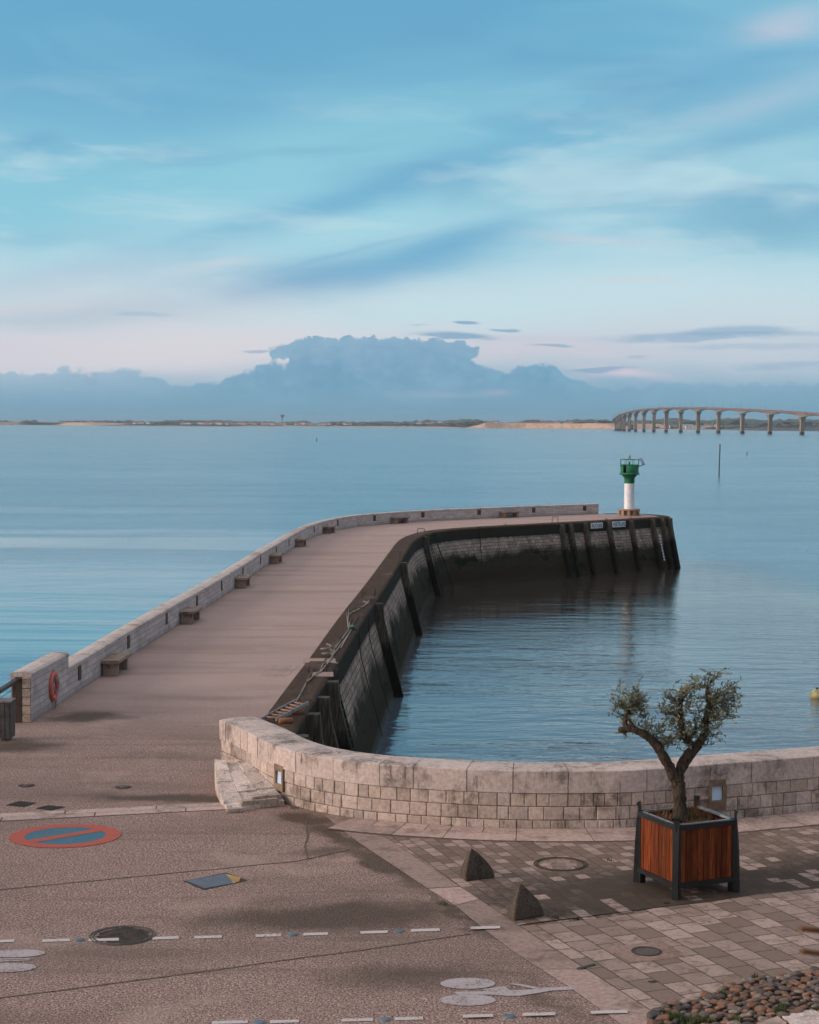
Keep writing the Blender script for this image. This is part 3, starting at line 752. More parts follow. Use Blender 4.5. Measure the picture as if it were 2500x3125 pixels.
# white depth gauge
s = RW.by_u(2007, -1); c = RW.at(s); nr = RW.nor(s); tn = RW.tan(s); m = MB()
for k in range(9):
    z0 = -1.25-k*.22
    f = lambda x, z: (c.x+tn.x*x+nr.x*(.06+(-.7-z)*.262), c.y+tn.y*x+nr.y*(.06+(-.7-z)*.262), z)
    m.face([f(-.08, z0), f(.08, z0), f(.08, z0-.15), f(-.08, z0-.15)])
m.build('depth_gauge', M_white, jt)

# signs on the quay face
def sign(word, u0, u1, label, zc, w, h):
    s = RW.by_u((u0+u1)/2, zc); nr = RW.nor(s); tn = -RW.tan(s)*-1; c = RW.at(s)+nr*.075
    t = thing('harbour_sign', (c.x, c.y, zc), label, 'sign', 'white and blue signs on the jetty face')
    ang = math.atan2(tn.y, tn.x); m = MB(); Mx = Matrix.Translation((c.x, c.y, zc)) @ Matrix.Rotation(ang, 4, 'Z')
    m.box(None, (w, .05, h), M=Mx, bev=.008); m.build('board', M_signw, t)
    cu = bpy.data.curves.new('txt', 'FONT'); cu.body = word; cu.size = h*1.02; cu.align_x = 'CENTER'; cu.align_y = 'CENTER'; cu.extrude = .004; cu.offset = .006; cu.resolution_u = 3; cu.space_character = 1.05
    o = bpy.data.objects.new('txt', cu); COL.objects.link(o); bpy.context.view_layer.update()
    me = bpy.data.meshes.new_from_object(o); bpy.data.objects.remove(o)
    xs = [v.co.x for v in me.vertices]; ys = [v.co.y for v in me.vertices]; sx = w*.90/(max(xs)-min(xs)); sy = h*.70/(max(ys)-min(ys)); cx = (max(xs)+min(xs))/2; cy = (max(ys)+min(ys))/2
    for v in me.vertices: v.co = Mx @ Vector(((v.co.x-cx)*sx, -.030-v.co.z, (v.co.y-cy)*sy))
    me.materials.clear(); me.materials.append(M_signb)
    lo = bpy.data.objects.new('lettering', me); COL.objects.link(lo); lo.parent = t; lo.matrix_parent_inverse = Matrix.Translation(t.location).inverted()
sign('ACCUEIL', 1798.5, 1839.5, 'white board reading ACCUEIL in blue on the dark jetty face', -.30, 1.30, .40)
sign('VISITEURS', 1862, 1911, 'white board reading VISITEURS in blue on the dark jetty face', -.30, 1.52, .42)

# ------------------------------------------------------------ parapet with brown panels
t = thing('jetty_parapet', (-8.9, 41, 0), 'long low pale ashlar parapet with brown panels along the seaward edge of the jetty', 'wall')
sA = LW.near((-8.66, 42.9)); m = MB()
sweep(m, LW, [(0, 0), (0, .70), (WOUT, .70), (WOUT, -.1)], sA, LW.L, .6); m.build('masonry', M_parapet, t)
m = MB(); sweep(m, LW, [(.015, .70), (.015, .765), (-.05, .785), (WOUT/2, .80), (WOUT+.05, .785), (WOUT-.02, .765), (WOUT-.02, .70)], sA, LW.L, .6); m.build('coping', M_parcop, t)
m = MB(); sweep(m, LW, [(.012, 0), (.012, 1.07), (WOUT+.004, 1.07), (WOUT+.004, -.1)], 0, sA, .5); m.build('tall_end_pier', M_parapet, t)
m = MB(); sweep(m, LW, [(.03, 1.07), (.03, 1.13), (-.04, 1.165), (WOUT/2, 1.185), (WOUT+.04, 1.165), (WOUT-.03, 1.13), (WOUT-.03, 1.07)], -.02, sA+.01, .5); m.build('pier_coping', M_parcop, t)
def front_end(m, x0, x1, y, z0, z1):
    k = 0; z = z0
    while z < z1-.02:
        sh = random.uniform(.92, 1.1); m.cur = (sh, sh*.93, sh*.84, 1); h = min(.2, z1-z)
        m.box(((x0+x1)/2, y, z+h/2), (x1-x0, .05, h-.012), bev=.008); z += .2
m = MB(); front_end(m, -9.225, -9.13, 39.335, 0, 1.07); m.build('quoin', M_wallstone, t)
m = MB(); front_end(m, -8.97, -8.78, 39.335, 0, 1.07); m.build('quoin', M_wallstone, t)
m = MB(); m.box((-9.05, 39.33, .53), (.16, .04, 1.06), bev=.004); m.build('end_plate', M_rust, t)
PU = [242, 392, 508, 601, 676, 741, 795, 843, 882, 959, 1031, 1143, 1291, 1463, 1629, 1785]
for u in PU:
    s = LW.by_u(u, .48); c = LW.off(s, .006); tn = LW.tan(s); m = MB()
    m.box((c.x, c.y, .47), (.30 if s < 75 else .34, .03, .38), math.atan2(tn.y, tn.x), bev=.004); m.build('brown_panel', M_panel, t)
# lifebuoy
lb = AX(158.5, 2094.5, -8.70)
t = thing('lifebuoy', (lb.x, lb.y, lb.z), 'faded orange lifebuoy hanging on the tall end of the jetty parapet', 'lifebuoy')
m = MB(); r0, r1 = .30, .075; n1, n2 = 40, 12
Mx = Matrix.Translation(lb+Vector((.04, 0, 0))) @ Matrix.Rotation(R(-2.6), 4, 'Z') @ Matrix.Rotation(R(90), 4, 'Y')
V = [[m.bm.verts.new(Mx @ Vector(((r0+r1*math.cos(2*math.pi*j/n2))*math.cos(2*math.pi*i/n1), (r0+r1*math.cos(2*math.pi*j/n2))*math.sin(2*math.pi*i/n1), r1*.8*math.sin(2*math.pi*j/n2)))) for j in range(n2)] for i in range(n1)]
for i in range(n1):
    for j in range(n2): m.face([V[i][j], V[(i+1) % n1][j], V[(i+1) % n1][(j+1) % n2], V[i][(j+1) % n2]], smooth=True)
m.build('ring', M_buoy, t)
m = MB(); m.tube([Mx @ Vector((-.42*math.cos(a)*.0-.30+.0*a, 0, 0))+Vector((.02, 0, 0)) for a in (0, 1)], .01, 5)
pts = [lb+Vector((.05+.06*math.sin(3.14*k/10), -.36+.72*k/10, .14-.17*math.sin(3.14*k/10)*(-1 if k % 2 else .6)*.2)) for k in range(11)]
m.tube([lb+Vector((.11, .28*math.cos(a)*1.25, .10+.26*math.sin(a)*1.0)) for a in [R(190+q*16) for q in range(11)]], .011, 5)
m.tube([lb+Vector((.1, .02, -.33)), lb+Vector((.08, .05, -.45)), lb+Vector((.09, -.03, -.52)), lb+Vector((.09, .04, -.60)), lb+Vector((.07, .08, -.56)), lb+Vector((.06, .1, -.38))], .010, 5)
m.build('rope', M_rope, t)
m = MB(); m.box(lb+Vector((.055, .03, .17)), (.14, .16, .10), bev=.02); m.build('clip', M_tape, t)
m = MB(); m.tube([lb+Vector((-.03, 0, .38)), lb+Vector((.05, 0, .40)), lb+Vector((.06, 0, .30))], .012, 6); m.build('hook', M_rust, t)

# benches
bt = thing('stone_bench', (0, 0, 0), '', 'bench', 'stone benches along the jetty parapet')
BL, BD = 1.75, .5       # length along wall (local x), depth away from wall (local -y)
m = MB(); m.box((0, -BD/2, .405), (BL, BD, .09), bev=.012); m.build('seat', M_bench, bt)
for sx in (-1, 1):
    m = MB(); m.box((sx*(BL/2-.22), -BD/2+.02, .18), (.2, BD-.1, .36), bev=.01); m.build('leg', M_bench, bt)
blab = ['nearest stone bench, just past the orange lifebuoy', 'second stone bench from the tall end pier of the parapet', 'third stone bench from the tall end pier of the parapet', 'fourth stone bench from the tall end pier of the parapet', 'fifth stone bench from the tall end pier, before the wall bends', 'sixth stone bench from the tall end pier, where the wall starts to bend', 'stone bench on the far curved stretch, second from the green beacon', 'farthest stone bench, closest to the green beacon']
def bench_at(i, s):
    c = LW.off(s, .02); tn = LW.tan(s)
    o = bt if i == 0 else dup(bt, (0, 0, 0))
    o.location = (c.x, c.y, 0); o.rotation_euler = (0, 0, math.atan2(tn.y, tn.x)); o['label'] = blab[i]
for i, (u, v) in enumerate(((362, 2052), (587, 1898), (736, 1791), (845, 1718), (922, 1667), (999, 1627))): bench_at(i, LW.near(G(u, v).xy))
bench_at(6, LW.by_u(1212, .4)); bench_at(7, LW.by_u(1549, .4))
# railing and litter bin at the left edge
t = thing('quay_railing', (-9.1, 37, 0), 'wire railing with dark wooden handrail at the left quay edge', 'railing')
m = MB(); m.box((-9.1, 30.3, 1.0), (.14, 18, .07), bev=.015); m.build('handrail', M_rail, t)
for z in (.22, .42, .62, .82):
    m = MB(); m.tube([(-9.12, 39.3, z), (-9.12, 21.3, z)], .008, 5); m.build('wire', M_steel, t)
for y in (39.1, 35.6, 32.1, 28.6, 25.1, 21.6):
    m = MB(); m.box((-9.12, y, .48), (.06, .03, .96), bev=.005); m.build('post', M_rust, t)
t = thing('litter_bin', (-9.0, 37.2, 0), 'grey slatted metal litter bin by the railing', 'bin')
m = MB(); bx0, bx1, by0, by1 = -9.03, -8.70, 36.95, 37.4
m.box(((bx0+bx1)/2, (by0+by1)/2, .46), (bx1-bx0-.03, by1-by0-.03, .76))
for k in range(3): m.box((bx0+.055+k*.11, by0, .46), (.098, .02, .8), bev=.004)
for k in range(4): m.box((bx1, by0+.055+k*.113, .46), (.02, .1, .8), bev=.004)
m.build('slatted_body', M_bin, t)
m = MB(); m.box(((bx0+bx1)/2, (by0+by1)/2, .875), (bx1-bx0+.05, by1-by0+.05, .03), bev=.006); m.build('lid', M_binlid, t)
m = MB(); m.box(((bx0+bx1)/2, (by0+by1)/2, .05), (.12, .12, .1)); m.build('foot', M_rust, t)

# ------------------------------------------------------------ beacon at the jetty head
bx, by = 16.72, 129.75
t = thing('harbour_beacon', (bx, by, 0), 'white and green harbour light tower with railing and solar panel on the jetty head', 'beacon')
m = MB(); m.lathe([(0, .002), (.9, .002), (.9, .05), (0, .05)], (bx, by, 0), 40); m.lathe([(0, .41), (.80, .41), (.83, .43), (.83, .5), (.80, .53), (0, .53)], (bx, by, 0), 40)
m.lathe([(.52, .04), (.52, .42)], (bx, by, 0), 24)
for k in range(10):
    a = R(36*k+8); m.box((bx+.68*math.cos(a), by+.68*math.sin(a), .23), (.24, .24, .38), a, bev=.01)
m.build('stone_base', M_beaconbase, t)
m = MB(); m.lathe([(.40, .52), (.385, .58), (.385, 2.47)], (bx, by, 0), 40); m.build('white_column', M_white, t)
m = MB(); m.lathe([(.387, 2.465), (.39, 2.80), (.42, 2.90), (.50, 3.0), (.55, 3.05), (.57, 3.06), (.57, 3.12), (.62, 3.13), (.72, 3.13), (.765, 3.17), (.765, 3.22), (.72, 3.26), (.70, 3.28)], (bx, by, 0), 48); m.build('green_head', M_green, t)
m = MB()
m.lathe([(.69, 3.26), (.69, 3.9), (.66, 3.9), (.66, 3.28)], (bx, by, 0), 60, a0=-90-28, a1=-90-28-0+336)   # opening faces the quay, left of centre
m.lathe([(.0, 3.27), (.68, 3.27)], (bx, by, 0), 48)
m.build('gallery_drum', M_green, t)
m = MB(); m.lathe([(.42, 3.28), (.42, 3.86), (0, 3.86)], (bx, by, 0), 24); m.build('drum_core', M_dark, t)
m = MB()
m.tube([(bx+.73*math.cos(R(a)), by+.73*math.sin(R(a)), 4.28) for a in range(0, 361, 12)], .022, 6)
for a in range(10, 370, 45): m.tube([(bx+.73*math.cos(R(a)), by+.73*math.sin(R(a)), 3.75), (bx+.73*math.cos(R(a)), by+.73*math.sin(R(a)), 4.28)], .018, 6)
m.build('railing', M_green, t)
m = MB(); m.tube([(bx-.02, by, 3.86), (bx-.02, by, 4.12)], .07, 10)
for dx in (-.08, .08): m.tube([(bx+dx, by, 4.08), (bx+dx, by, 4.34)], .012, 5)
m.build('lamp_stand', M_green, t)
m = MB(); m.lathe([(0, 0), (.09, 0), (.09, .05), (.075, .06), (.075, .18), (.09, .19), (.05, .23), (0, .24)], (bx-.01, by, 4.33), 16)
for dx in (-.05, .0, .05): m.tube([(bx-.01+dx, by, 4.55), (bx-.01+dx, by, 4.66)], .004, 4)
m.build('lantern', M_beaconbase, t)
m = MB(); Mx = Matrix.Translation((bx+.93, by-.12, 4.15)) @ Matrix.Rotation(R(-35), 4, 'Z') @ Matrix.Rotation(R(56), 4, 'Y'); m.box(None, (.58, .5, .04), M=Mx, bev=.006)
sp = m.build('solar_panel', M_solar, t)
m = MB()
for dy in (-.2, .2): m.tube([(bx+.68, by+dy, 3.75), (bx+1.1, by+dy-.15, 3.93)], .018, 5); m.tube([(bx+.72, by+dy, 4.28), (bx+1.05, by+dy-.15, 3.93)], .014, 5)
m.build('panel_bracket', M_green, t)

# ------------------------------------------------------------ ladder, ropes on the coping
a0, a1, b0, b1 = G(797, 2195, .10), G(903, 2138, .22), G(843, 2197, .10), G(941, 2145, .22)
t = thing('aluminium_ladder', (a0.x, a0.y, 0), 'short metal ladder lying on the dark jetty coping', 'ladder')
d = (a1-a0)
for p, q in ((a0, a1), (b0, b1)):
    m = MB(); v = (q-p); Mx = Matrix.Translation((p+q)/2) @ v.to_track_quat('X', 'Z').to_matrix().to_4x4(); m.box(None, (v.length, .035, .08), M=Mx, bev=.006); m.build('rail', M_steel, t)
for k in range(7):
    f = .1+.8*k/6; m = MB(); m.tube([a0.lerp(a1, f), b0.lerp(b1, f)], .03, 6); m.build('rung', M_wood, t)
for k, (u, v, lab) in enumerate(((872, 2200, 'orange brown cylindrical float under the lower end of the ladder'), (906, 2172, 'orange brown cylindrical float under the upper end of the ladder'))):
    p = G(u, v, .07); m = MB(); dr = Vector((.16, .06, 0)); m.tube([p-dr, p-dr*.85, p+dr*.85, p+dr], [.04, .075, .075, .04], 12)
    tag(m.build('cylindrical_float', M_log), lab, 'float', 'floats lying under the ladder')
def rope(name, pts, r, lab, mat=M_rope, z=.035, cat='rope'):
    P = [G(u, v, z) if len(q) == 0 else G(u, v, q[0]) for (u, v, *q) in pts]
    C3 = []
    for i in range(len(P)-1):
        p0 = P[i-1] if i else P[0]; p3 = P[i+2] if i+2 < len(P) else P[-1]
        for k in range(6):
            tt = k/6; C3.append(.5*((2*P[i])+(P[i+1]-p0)*tt+(2*p0-5*P[i]+4*P[i+1]-p3)*tt*tt+(3*P[i+1]-p0-3*P[i]+p3)*tt**3))
    C3.append(P[-1]); m = MB(); m.tube(C3, r, 6); return tag(m.build(name, mat), lab, cat)
rope('mooring_rope', [(905, 2138, .25), (918, 2117), (935, 2085), (955, 2066), (975, 2050), (985, 2030), (1000, 2020), (1012, 2021)], .022, 'grey rope running from the ladder up the coping to the grab rail')
rope('mooring_rope', [(1010, 2010), (1022, 1982), (1040, 1955), (1062, 1925), (1066, 1910), (1075, 1914), (1062, 1938), (1040, 1968), (1018, 1998), (1010, 2010)], .022, 'doubled grey rope looped between the coil and the green knot')
rope('mooring_rope', [(1064, 1916), (1062, 1895), (1064, 1878), (1074, 1870), (1090, 1862), (1112, 1848), (1120, 1840), (1116, 1838)], .028, 'thick grey rope end curling up the coping beyond the green knot')
coil = []
c = G(1002, 2005, 0)
m = MB(); m.tube([c+Vector((.16*math.cos(a*.9)-.02*a*.3, .5*math.sin(a*.9)*.6, .04+.02*a)) for a in [k*.5 for k in range(32)]], .022, 6)
tag(m.build('rope_coil', M_rope), 'small tangled coil of grey rope on the dark coping', 'rope')
m = MB(); c = G(1074, 1915, .08); m.tube([c+Vector((.07*math.cos(a), .22*math.sin(a*1.3), .03*math.sin(2*a))) for a in [k*.6 for k in range(14)]], .035, 6)
tag(m.build('green_rope_knot', M_greenrope), 'bright green twine knot tied on the coping rope', 'rope')
def hang(u, z0, u1, z1, r, lab):
    s = RW.by_u(u, 0); s1 = s + (u1-u)*.02
    P = []
    for k in range(9):
        z = .02+(z1-.02)*k/8; f = k/8; q = s+(s1-s)*f; o = .07 if z > -.7 else .07+(-.7-z)*.262
        p = RW.off(q, o+.05*math.sin(f*3)); P.append((p.x, p.y, z))
    p = RW.off(s, -.3); m = MB(); m.tube([(p.x, p.y, .04)]+P, r, 5); tag(m.build('hanging_rope', M_algae), lab, 'rope', 'dark ropes hanging down the harbour face')
hang(1325, 0, 1395, -3.7, .035, 'dark rope slanting down the jetty face beside the ladder at the bend')
hang(1466, 0, 1430, -3.7, .03, 'dark rope hanging down the middle of the far jetty face')
for u_, v_, lab in ((1092, 1926, 'dark rope hanging from the coping beside the green knot'), (1110, 1880, 'dark rope hanging from the coping beyond the green knot')):
    s = RW.near(G(u_, v_).xy); P = []
    for k in range(9):
        z = .03-3.7*k/8; o = .09 if z > -.7 else .09+(-.7-z)*.262; p = RW.off(s+.05*k, o); P.append((p.x, p.y, z))
    m = MB(); m.tube(P, .016, 5); tag(m.build('hanging_rope', M_algae), lab, 'rope', 'dark ropes hanging down the harbour face')
# ------------------------------------------------------------ painted markings, covers, studs
def flat(name, polys, z, mat, parent=None):
    m = MB()
    for P in polys: m.face([(p[0], p[1], z) for p in P])
    return m.build(name, mat, parent)
def ell(c, a, b, rot=0, n=36, a0=0, a1=360):
    out = []
    for k in range(n):
        q = R(a0+(a1-a0)*k/n); x, y = a*math.cos(q), b*math.sin(q); cr, sr = math.cos(R(rot)), math.sin(R(rot))
        out.append((c[0]+x*cr-y*sr, c[1]+x*sr+y*cr))
    return out
def ringpolys(c, a, b, ai, bi, rot=0, n=48):
    O = ell(c, a, b, rot, n); I = ell(c, ai, bi, rot, n)
    return [(O[k], O[(k+1) % n], I[(k+1) % n], I[k]) for k in range(n)]
pc = (-5.79, 28.50); pa, pb = .93, .83; rt = 3
t = thing('no_parking_marking', (*pc, 0), 'round red and blue no parking symbol painted on the gravel', 'road marking')
flat('red_ring', ringpolys(pc, pa, pb, .675, .60, rt), .008, M_pred, t)
flat('blue_disc', [ell(pc, .675, .60, rt, 48)], .006, M_pblue, t)
dv = Vector((.72, .60)).normalized(); nv = Vector((-dv.y, dv.x)); L = .66; W = .105; pcv = Vector(pc)
flat('red_bar', [[pcv+dv*L+nv*W, pcv-dv*L+nv*W, pcv-dv*L-nv*W, pcv+dv*L-nv*W]], .010, M_pred, t)
def dash(u0, u1, v, h, lab, zf, v1=None):
    v1 = v if v1 is None else v1
    a, c, d, e = zf(u0, v+h/2), zf(u1, v1+h/2), zf(u1, v1-h/2), zf(u0, v-h/2)
    o = flat('lane_dash', [[a.xy, c.xy, d.xy, e.xy]], .008 if a.x < 1.2 and c.x < 1.0 else .024, M_pwhite)
    return tag(o, lab, 'road marking', 'white dashes of the cycle lane')
rowA = [(-20, 83, 909, z2), (247, 410, 905, z2), (518, 695, 901, z2), (892, 1045, 891, z2), (1138, 1298, 885, z2), (1495, 1645, 876, z2), (240, 385, 868, z3), (575, 735, 857, z3), (870, 1040, 845, z3), (1220, 1393, 837, z3)]
labA = ['leftmost white dash of the upper lane line, cut by the photo edge', 'white dash between the left edge and the blue stud by the earthy manhole', 'broken white dash crossing the dark earthy manhole', 'white dash just right of the dark earthy manhole', 'second white dash right of the dark earthy manhole', 'white dash left of the middle blue stud of the upper lane line', 'faint white dash right of the middle blue stud of the upper lane line', 'white dash left of the right blue stud of the upper lane line', 'white dash right of the right blue stud of the upper lane line', 'bright white dash reaching onto the smooth path near the second bollard']
for (a, c, v, f), lab in zip(rowA, labA): dash(a, c, v+1, 15, lab, f, v-4)
rowB = [(1240, 1450, 1385, z2), (45, 215, 1380, z3), (465, 650, 1371, z3), (775, 940, 1363, z3), (1175, 1350, 1355, z3), (1523, 1715, 1345, z3), (390, 605, 1332, z4)]
labB = ['leftmost white dash of the lower lane line at the bottom edge', 'second white dash of the lower lane line, right of the first stud', 'third white dash of the lower lane line, below the gap in the gravel', 'white dash right of the stud in the middle of the lower lane line', 'white dash of the lower lane line under the cycle symbol wheels', 'white dash of the lower lane line right of the last stud', 'white dash of the lower lane line running onto the smooth path']
for (a, c, v, f), lab in zip(rowB, labB): dash(a, c, v+1, 17, lab, f, v-4)
for (p, lab) in ((z2(465, 901), 'blue grey round road stud left of the earthy manhole'), (z3(178, 870), 'blue grey round road stud in the middle of the upper lane line'), (z3(797, 851), 'blue grey round road stud at the right of the upper lane line'), (z2(1515, 1383), 'leftmost blue grey road stud of the lower lane line'), (z3(717, 1366), 'middle blue grey road stud of the lower lane line'), (z3(1446, 1348), 'rightmost blue grey road stud of the lower lane line')):
    m = MB(); m.lathe([(0, .02), (.045, .018), (.068, .012), (.075, 0)], (p.x, p.y, 0), 20); tag(m.build('road_stud', M_stud), lab, 'road stud', 'blue grey studs of the cycle lane')
def cyc(fn, dx, lab):
    w1, w2 = fn(1203, 1156), fn(1202, 1253)
    t = thing('cycle_marking', (w1.x, w1.y, 0), lab, 'road marking', 'painted cycle symbols')
    for (x0, x1, y0, y1) in ((1042, 1365, 1124, 1188), (1037, 1368, 1220, 1287)):
        c = fn((x0+x1)/2, (y0+y1)/2); a = abs((fn(x1, (y0+y1)/2)-fn(x0, (y0+y1)/2)).x)/2; b = abs((fn(x0, y0)-fn(x0, y1)).y)/2
        flat('wheel_disc', [ell(c, a, b, 3)], .0085, M_pgrey, t)
    body = [(1128, 1212), (1130, 1205), (1290, 1203), (1380, 1176), (1420, 1174), (1455, 1198), (1600, 1190), (1452, 1160), (1460, 1152), (1640, 1182), (1720, 1180), (1800, 1172), (1835, 1176), (1842, 1184), (1815, 1192), (1770, 1196), (1700, 1198), (1600, 1215), (1500, 1230), (1440, 1229), (1330, 1222), (1140, 1221)]
    flat('rider_shape', [[fn(*q).xy for q in body]], .0085, M_pgrey, t)
    flat('frame_shape', [[fn(*q).xy for q in [(1285, 1196), (1300, 1188), (1375, 1182), (1340, 1194)]]], .0095, M_pgrey, t)
def z3s(x, y): return G(800+x*.5217, 2400+y*.5217)
cyc(z3s, 0, 'pale cycle symbol with rider painted near the bottom edge by the smooth path')
off = z2(98, 980)-z2(0, 0)
def z2s(x, y):   # the same symbol seen again at the left edge
    q = G(800+x*.5217, 2400+y*.5217); a = G(800+1203*.5217, 2400+1156*.5217); c = z2(95, 980)
    v = q-a; return Vector((c.x+v.x*1.0, c.y+v.y*.84, 0))
def cyc_left():
    t = thing('cycle_marking', (z2(95, 980).x, z2(95, 980).y, 0), 'pale cycle symbol wheels cut off by the left photo edge', 'road marking', 'painted cycle symbols')
    for (x0, x1, y0, y1) in ((-72, 262, 957, 1004), (-118, 208, 1037, 1091)):
        c = z2((x0+x1)/2, (y0+y1)/2); a = (z2(x1, y0)-z2(x0, y0)).x/2; b = abs((z2(x0, y0)-z2(x0, y1)).y)/2
        flat('wheel_disc', [ell(c, a, b, 3)], .0085, M_pgrey, t)
    flat('frame_shape', [[z2(-60, 1012).xy, z2(175, 1008).xy, z2(178, 1013).xy, z2(-60, 1020).xy], [z2(-60, 1024).xy, z2(170, 1016).xy, z2(172, 1021).xy, z2(-60, 1032).xy]], .0085, M_pgrey, t)
cyc_left()
# manholes and covers
c = z2(716, 874)
t = thing('earthy_manhole', (c.x, c.y, 0), 'big round manhole cover packed with dark earth between the lane dashes', 'manhole cover')
m = MB(); rq = random.Random(9); m.face([(c.x+.02+.375*(.86+.16*rq.random())*math.cos(R(9*k)), c.y+.375*(.86+.16*rq.random())*math.sin(R(9*k)), .0075) for k in range(40)]); m.build('cover', M_earth, t)
m = MB(); m.lathe([(.385, .004), (.385, .013), (.41, .013), (.41, .004)], (c.x, c.y, 0), 48); m.lathe([(.43, .003), (.43, .012), (.445, .012), (.445, .003)], (c.x, c.y, 0), 48); m.build('frame', M_iron2, t)
c = G(1711, 2640)
t = thing('paved_manhole', (c.x, c.y, 0), 'ring of a round manhole filled with stone setts behind the bollards', 'manhole cover')
m = MB(); m.lathe([(.355, .012), (.36, .02), (.385, .02), (.39, .012)], (c.x, c.y, 0), 48); m.lathe([(.40, .012), (.405, .022), (.425, .022), (.43, .012)], (c.x, c.y, 0), 48); m.build('ring', M_moss, t)
m = MB(); rnd = random.Random(8)
for k, (dx, dy, w, h) in enumerate(((-.16, .12, .2, .16), (.06, .16, .2, .16), (-.24, -.06, .16, .2), (-.04, -.05, .2, .2), (.17, -.04, .18, .2), (.0, -.24, .3, .14))):
    g = rnd.uniform(.65, .95) if k != 2 else 1.2; m.cur = (g, g, g, 1); m.box((c.x+dx, c.y+dy, .012), (w, h, .008), R(-6))
m.build('inset_setts', M_strip, t)
def cover(x, y, r, z, mat, lab, grp=None, ring=True):
    t = thing('round_cover', (x, y, 0), lab, 'manhole cover', grp)
    m = MB(); m.lathe([(0, z), (r*.8, z)], (x, y, 0), 32); m.build('cover', mat, t)
    m = MB(); m.lathe([(r*.84, z-.002), (r*.84, z+.006), (r, z+.006), (r, z-.003)], (x, y, 0), 32); m.build('frame', M_iron2 if mat is not M_iron2 else M_iron, t)
c = z4(715, 975); cover(c.x, c.y, .2, .022, M_iron2, 'small round grey cover set in a square slab of the large paving')
m = MB(); m.cur = (.85, .8, .76, 1); Mx = Matrix.Translation((c.x, c.y, .0195)) @ Matrix.Rotation(R(22), 4, 'Z')
m.face([Mx @ Vector(q) for q in ((-.42, -.36, 0), (.42, -.36, 0), (.42, .36, 0), (-.42, .36, 0))]); struct(m.build('square_slab', M_strip), 'square slab round the small cover')
c = z2(155, 1); 
for (u, v, lab) in ((81, 2398, 'small round water cover nearest the left photo edge'), (376, 2403, 'small round water cover right of its twin, below the jetty entrance')):
    c = G(u, v); t = thing('water_cover', (c.x, c.y, 0), lab, 'water cover', 'small water covers in the gravel')
    m = MB(); m.lathe([(0, .006), (.16, .006)], (c.x, c.y, 0), 28); m.build('surround', M_iron, t)
    m = MB(); m.lathe([(0, .03), (.06, .03), (.085, .02), (.09, .006)], (c.x+.02, c.y, 0), 20); m.build('cap', M_iron2, t)
for q, lab in (((( 30, 112), (110, 88), (215, 98), (140, 122)), 'left one of two dark square gratings above the kerb'), (((207, 130), (282, 112), (385, 122), (300, 142)), 'right one of two dark square gratings above the kerb')):
    P = [z2(*p).xy for p in q]; m = MB(); m.face([(*p, .006) for p in P])
    for k in range(7):
        f = (k+.5)/7; a, c = P[0].lerp(P[3], f), P[1].lerp(P[2], f); n = (c-a).normalized(); n = Vector((-n.y, n.x))*.012
        m.face([(*(a-n), .012), (*(c-n), .012), (*(c+n), .012), (*(a+n), .012)])
    tag(m.build('square_grating', M_iron), lab, 'drain grating', 'square gratings above the kerb')
P = [z2(*p).xy for p in ((1085, 555), (1320, 514), (1366, 571), (1195, 600))]; Q = [z2(*p).xy for p in ((1320, 514), (1408, 538), (1400, 560), (1366, 571))]
t = thing('utility_hatch', (P[0].x, P[0].y, 0), 'flat blue grey hatch with a yellow end in the gravel', 'hatch')
flat('blue_lid', [P], .010, M_hatch, t); flat('yellow_end', [Q], .011, M_yellow, t)
e = [z2(*p).xy for p in ((1072, 556), (1324, 506), (1450, 552), (1192, 608))]; flat('hatch_frame', [e], .006, M_iron, t)
for q, lab in (((310, 1078, 415, 1050, 8), 'long dark slot drain across the edge of the smooth path'), ((728, 1154, 776, 1149, 5), 'short dark slot drain in the large slab paving')):
    a, c = z4(q[0], q[1]), z4(q[2], q[3]); d = (c-a).normalized(); n = Vector((-d.y, d.x, 0))*.028; m = MB()
    m.face([(*(a-n).xy, .026), (*(c-n).xy, .026), (*(c+n).xy, .026), (*(a+n).xy, .026)]); tag(m.build('slot_drain', simple('slot_iron', lin((42, 50, 46)), .6)), lab, 'drain', 'slot drains in the paving')

# ------------------------------------------------------------ bollards
def bollard(base, apex_off, h, lab, k):
    """three-sided stone wedge with pointed-arch faces, like a segment of dome"""
    A, B, Cc, D = [Vector((*q, 0)) for q in base]      # front, right, back, left corners
    cen = (A+B+Cc+D)/4; apex = Vector((apex_off[0], apex_off[1], h)); m = MB(); n = 14; rings = []
    for i in range(n+1):
        f = i/n; z = h*f; kx = max(.03, 1-f**1.75)
        rings.append([m.bm.verts.new(Vector((apex.x+(p.x-apex.x)*kx, apex.y+(p.y-apex.y)*kx, z+.012))) for p in (A, B, Cc, D)])
    for i in range(n):
        for j in range(4): m.face([rings[i][j], rings[i][(j+1) % 4], rings[i+1][(j+1) % 4], rings[i+1][j]])
    m.face(rings[-1]); m.face(rings[0][::-1]); bmesh.ops.recalc_face_normals(m.bm, faces=m.bm.faces[:])
    ed = [e for e in m.bm.edges if len(e.link_faces) == 2 and e.calc_face_angle(0) > .5]
    bmesh.ops.bevel(m.bm, geom=ed, offset=.012, segments=2, affect='EDGES')
    return tag(m.build('stone_bollard', M_boll), lab, 'bollard', 'pointed dark stone bollards')
M_boll = stone_mat('dark_bollard_stone', lin((62, 54, 48)), lin((98, 84, 74)), lin((42, 38, 30)), None, False, True, scale=2.5)
bollard([(.885, 25.70), (1.34, 25.93), (1.26, 26.32), (.80, 26.02)], (.975, 25.87), .47, 'pointed dark stone bollard farther from the viewer, left of the paved manhole', 0)
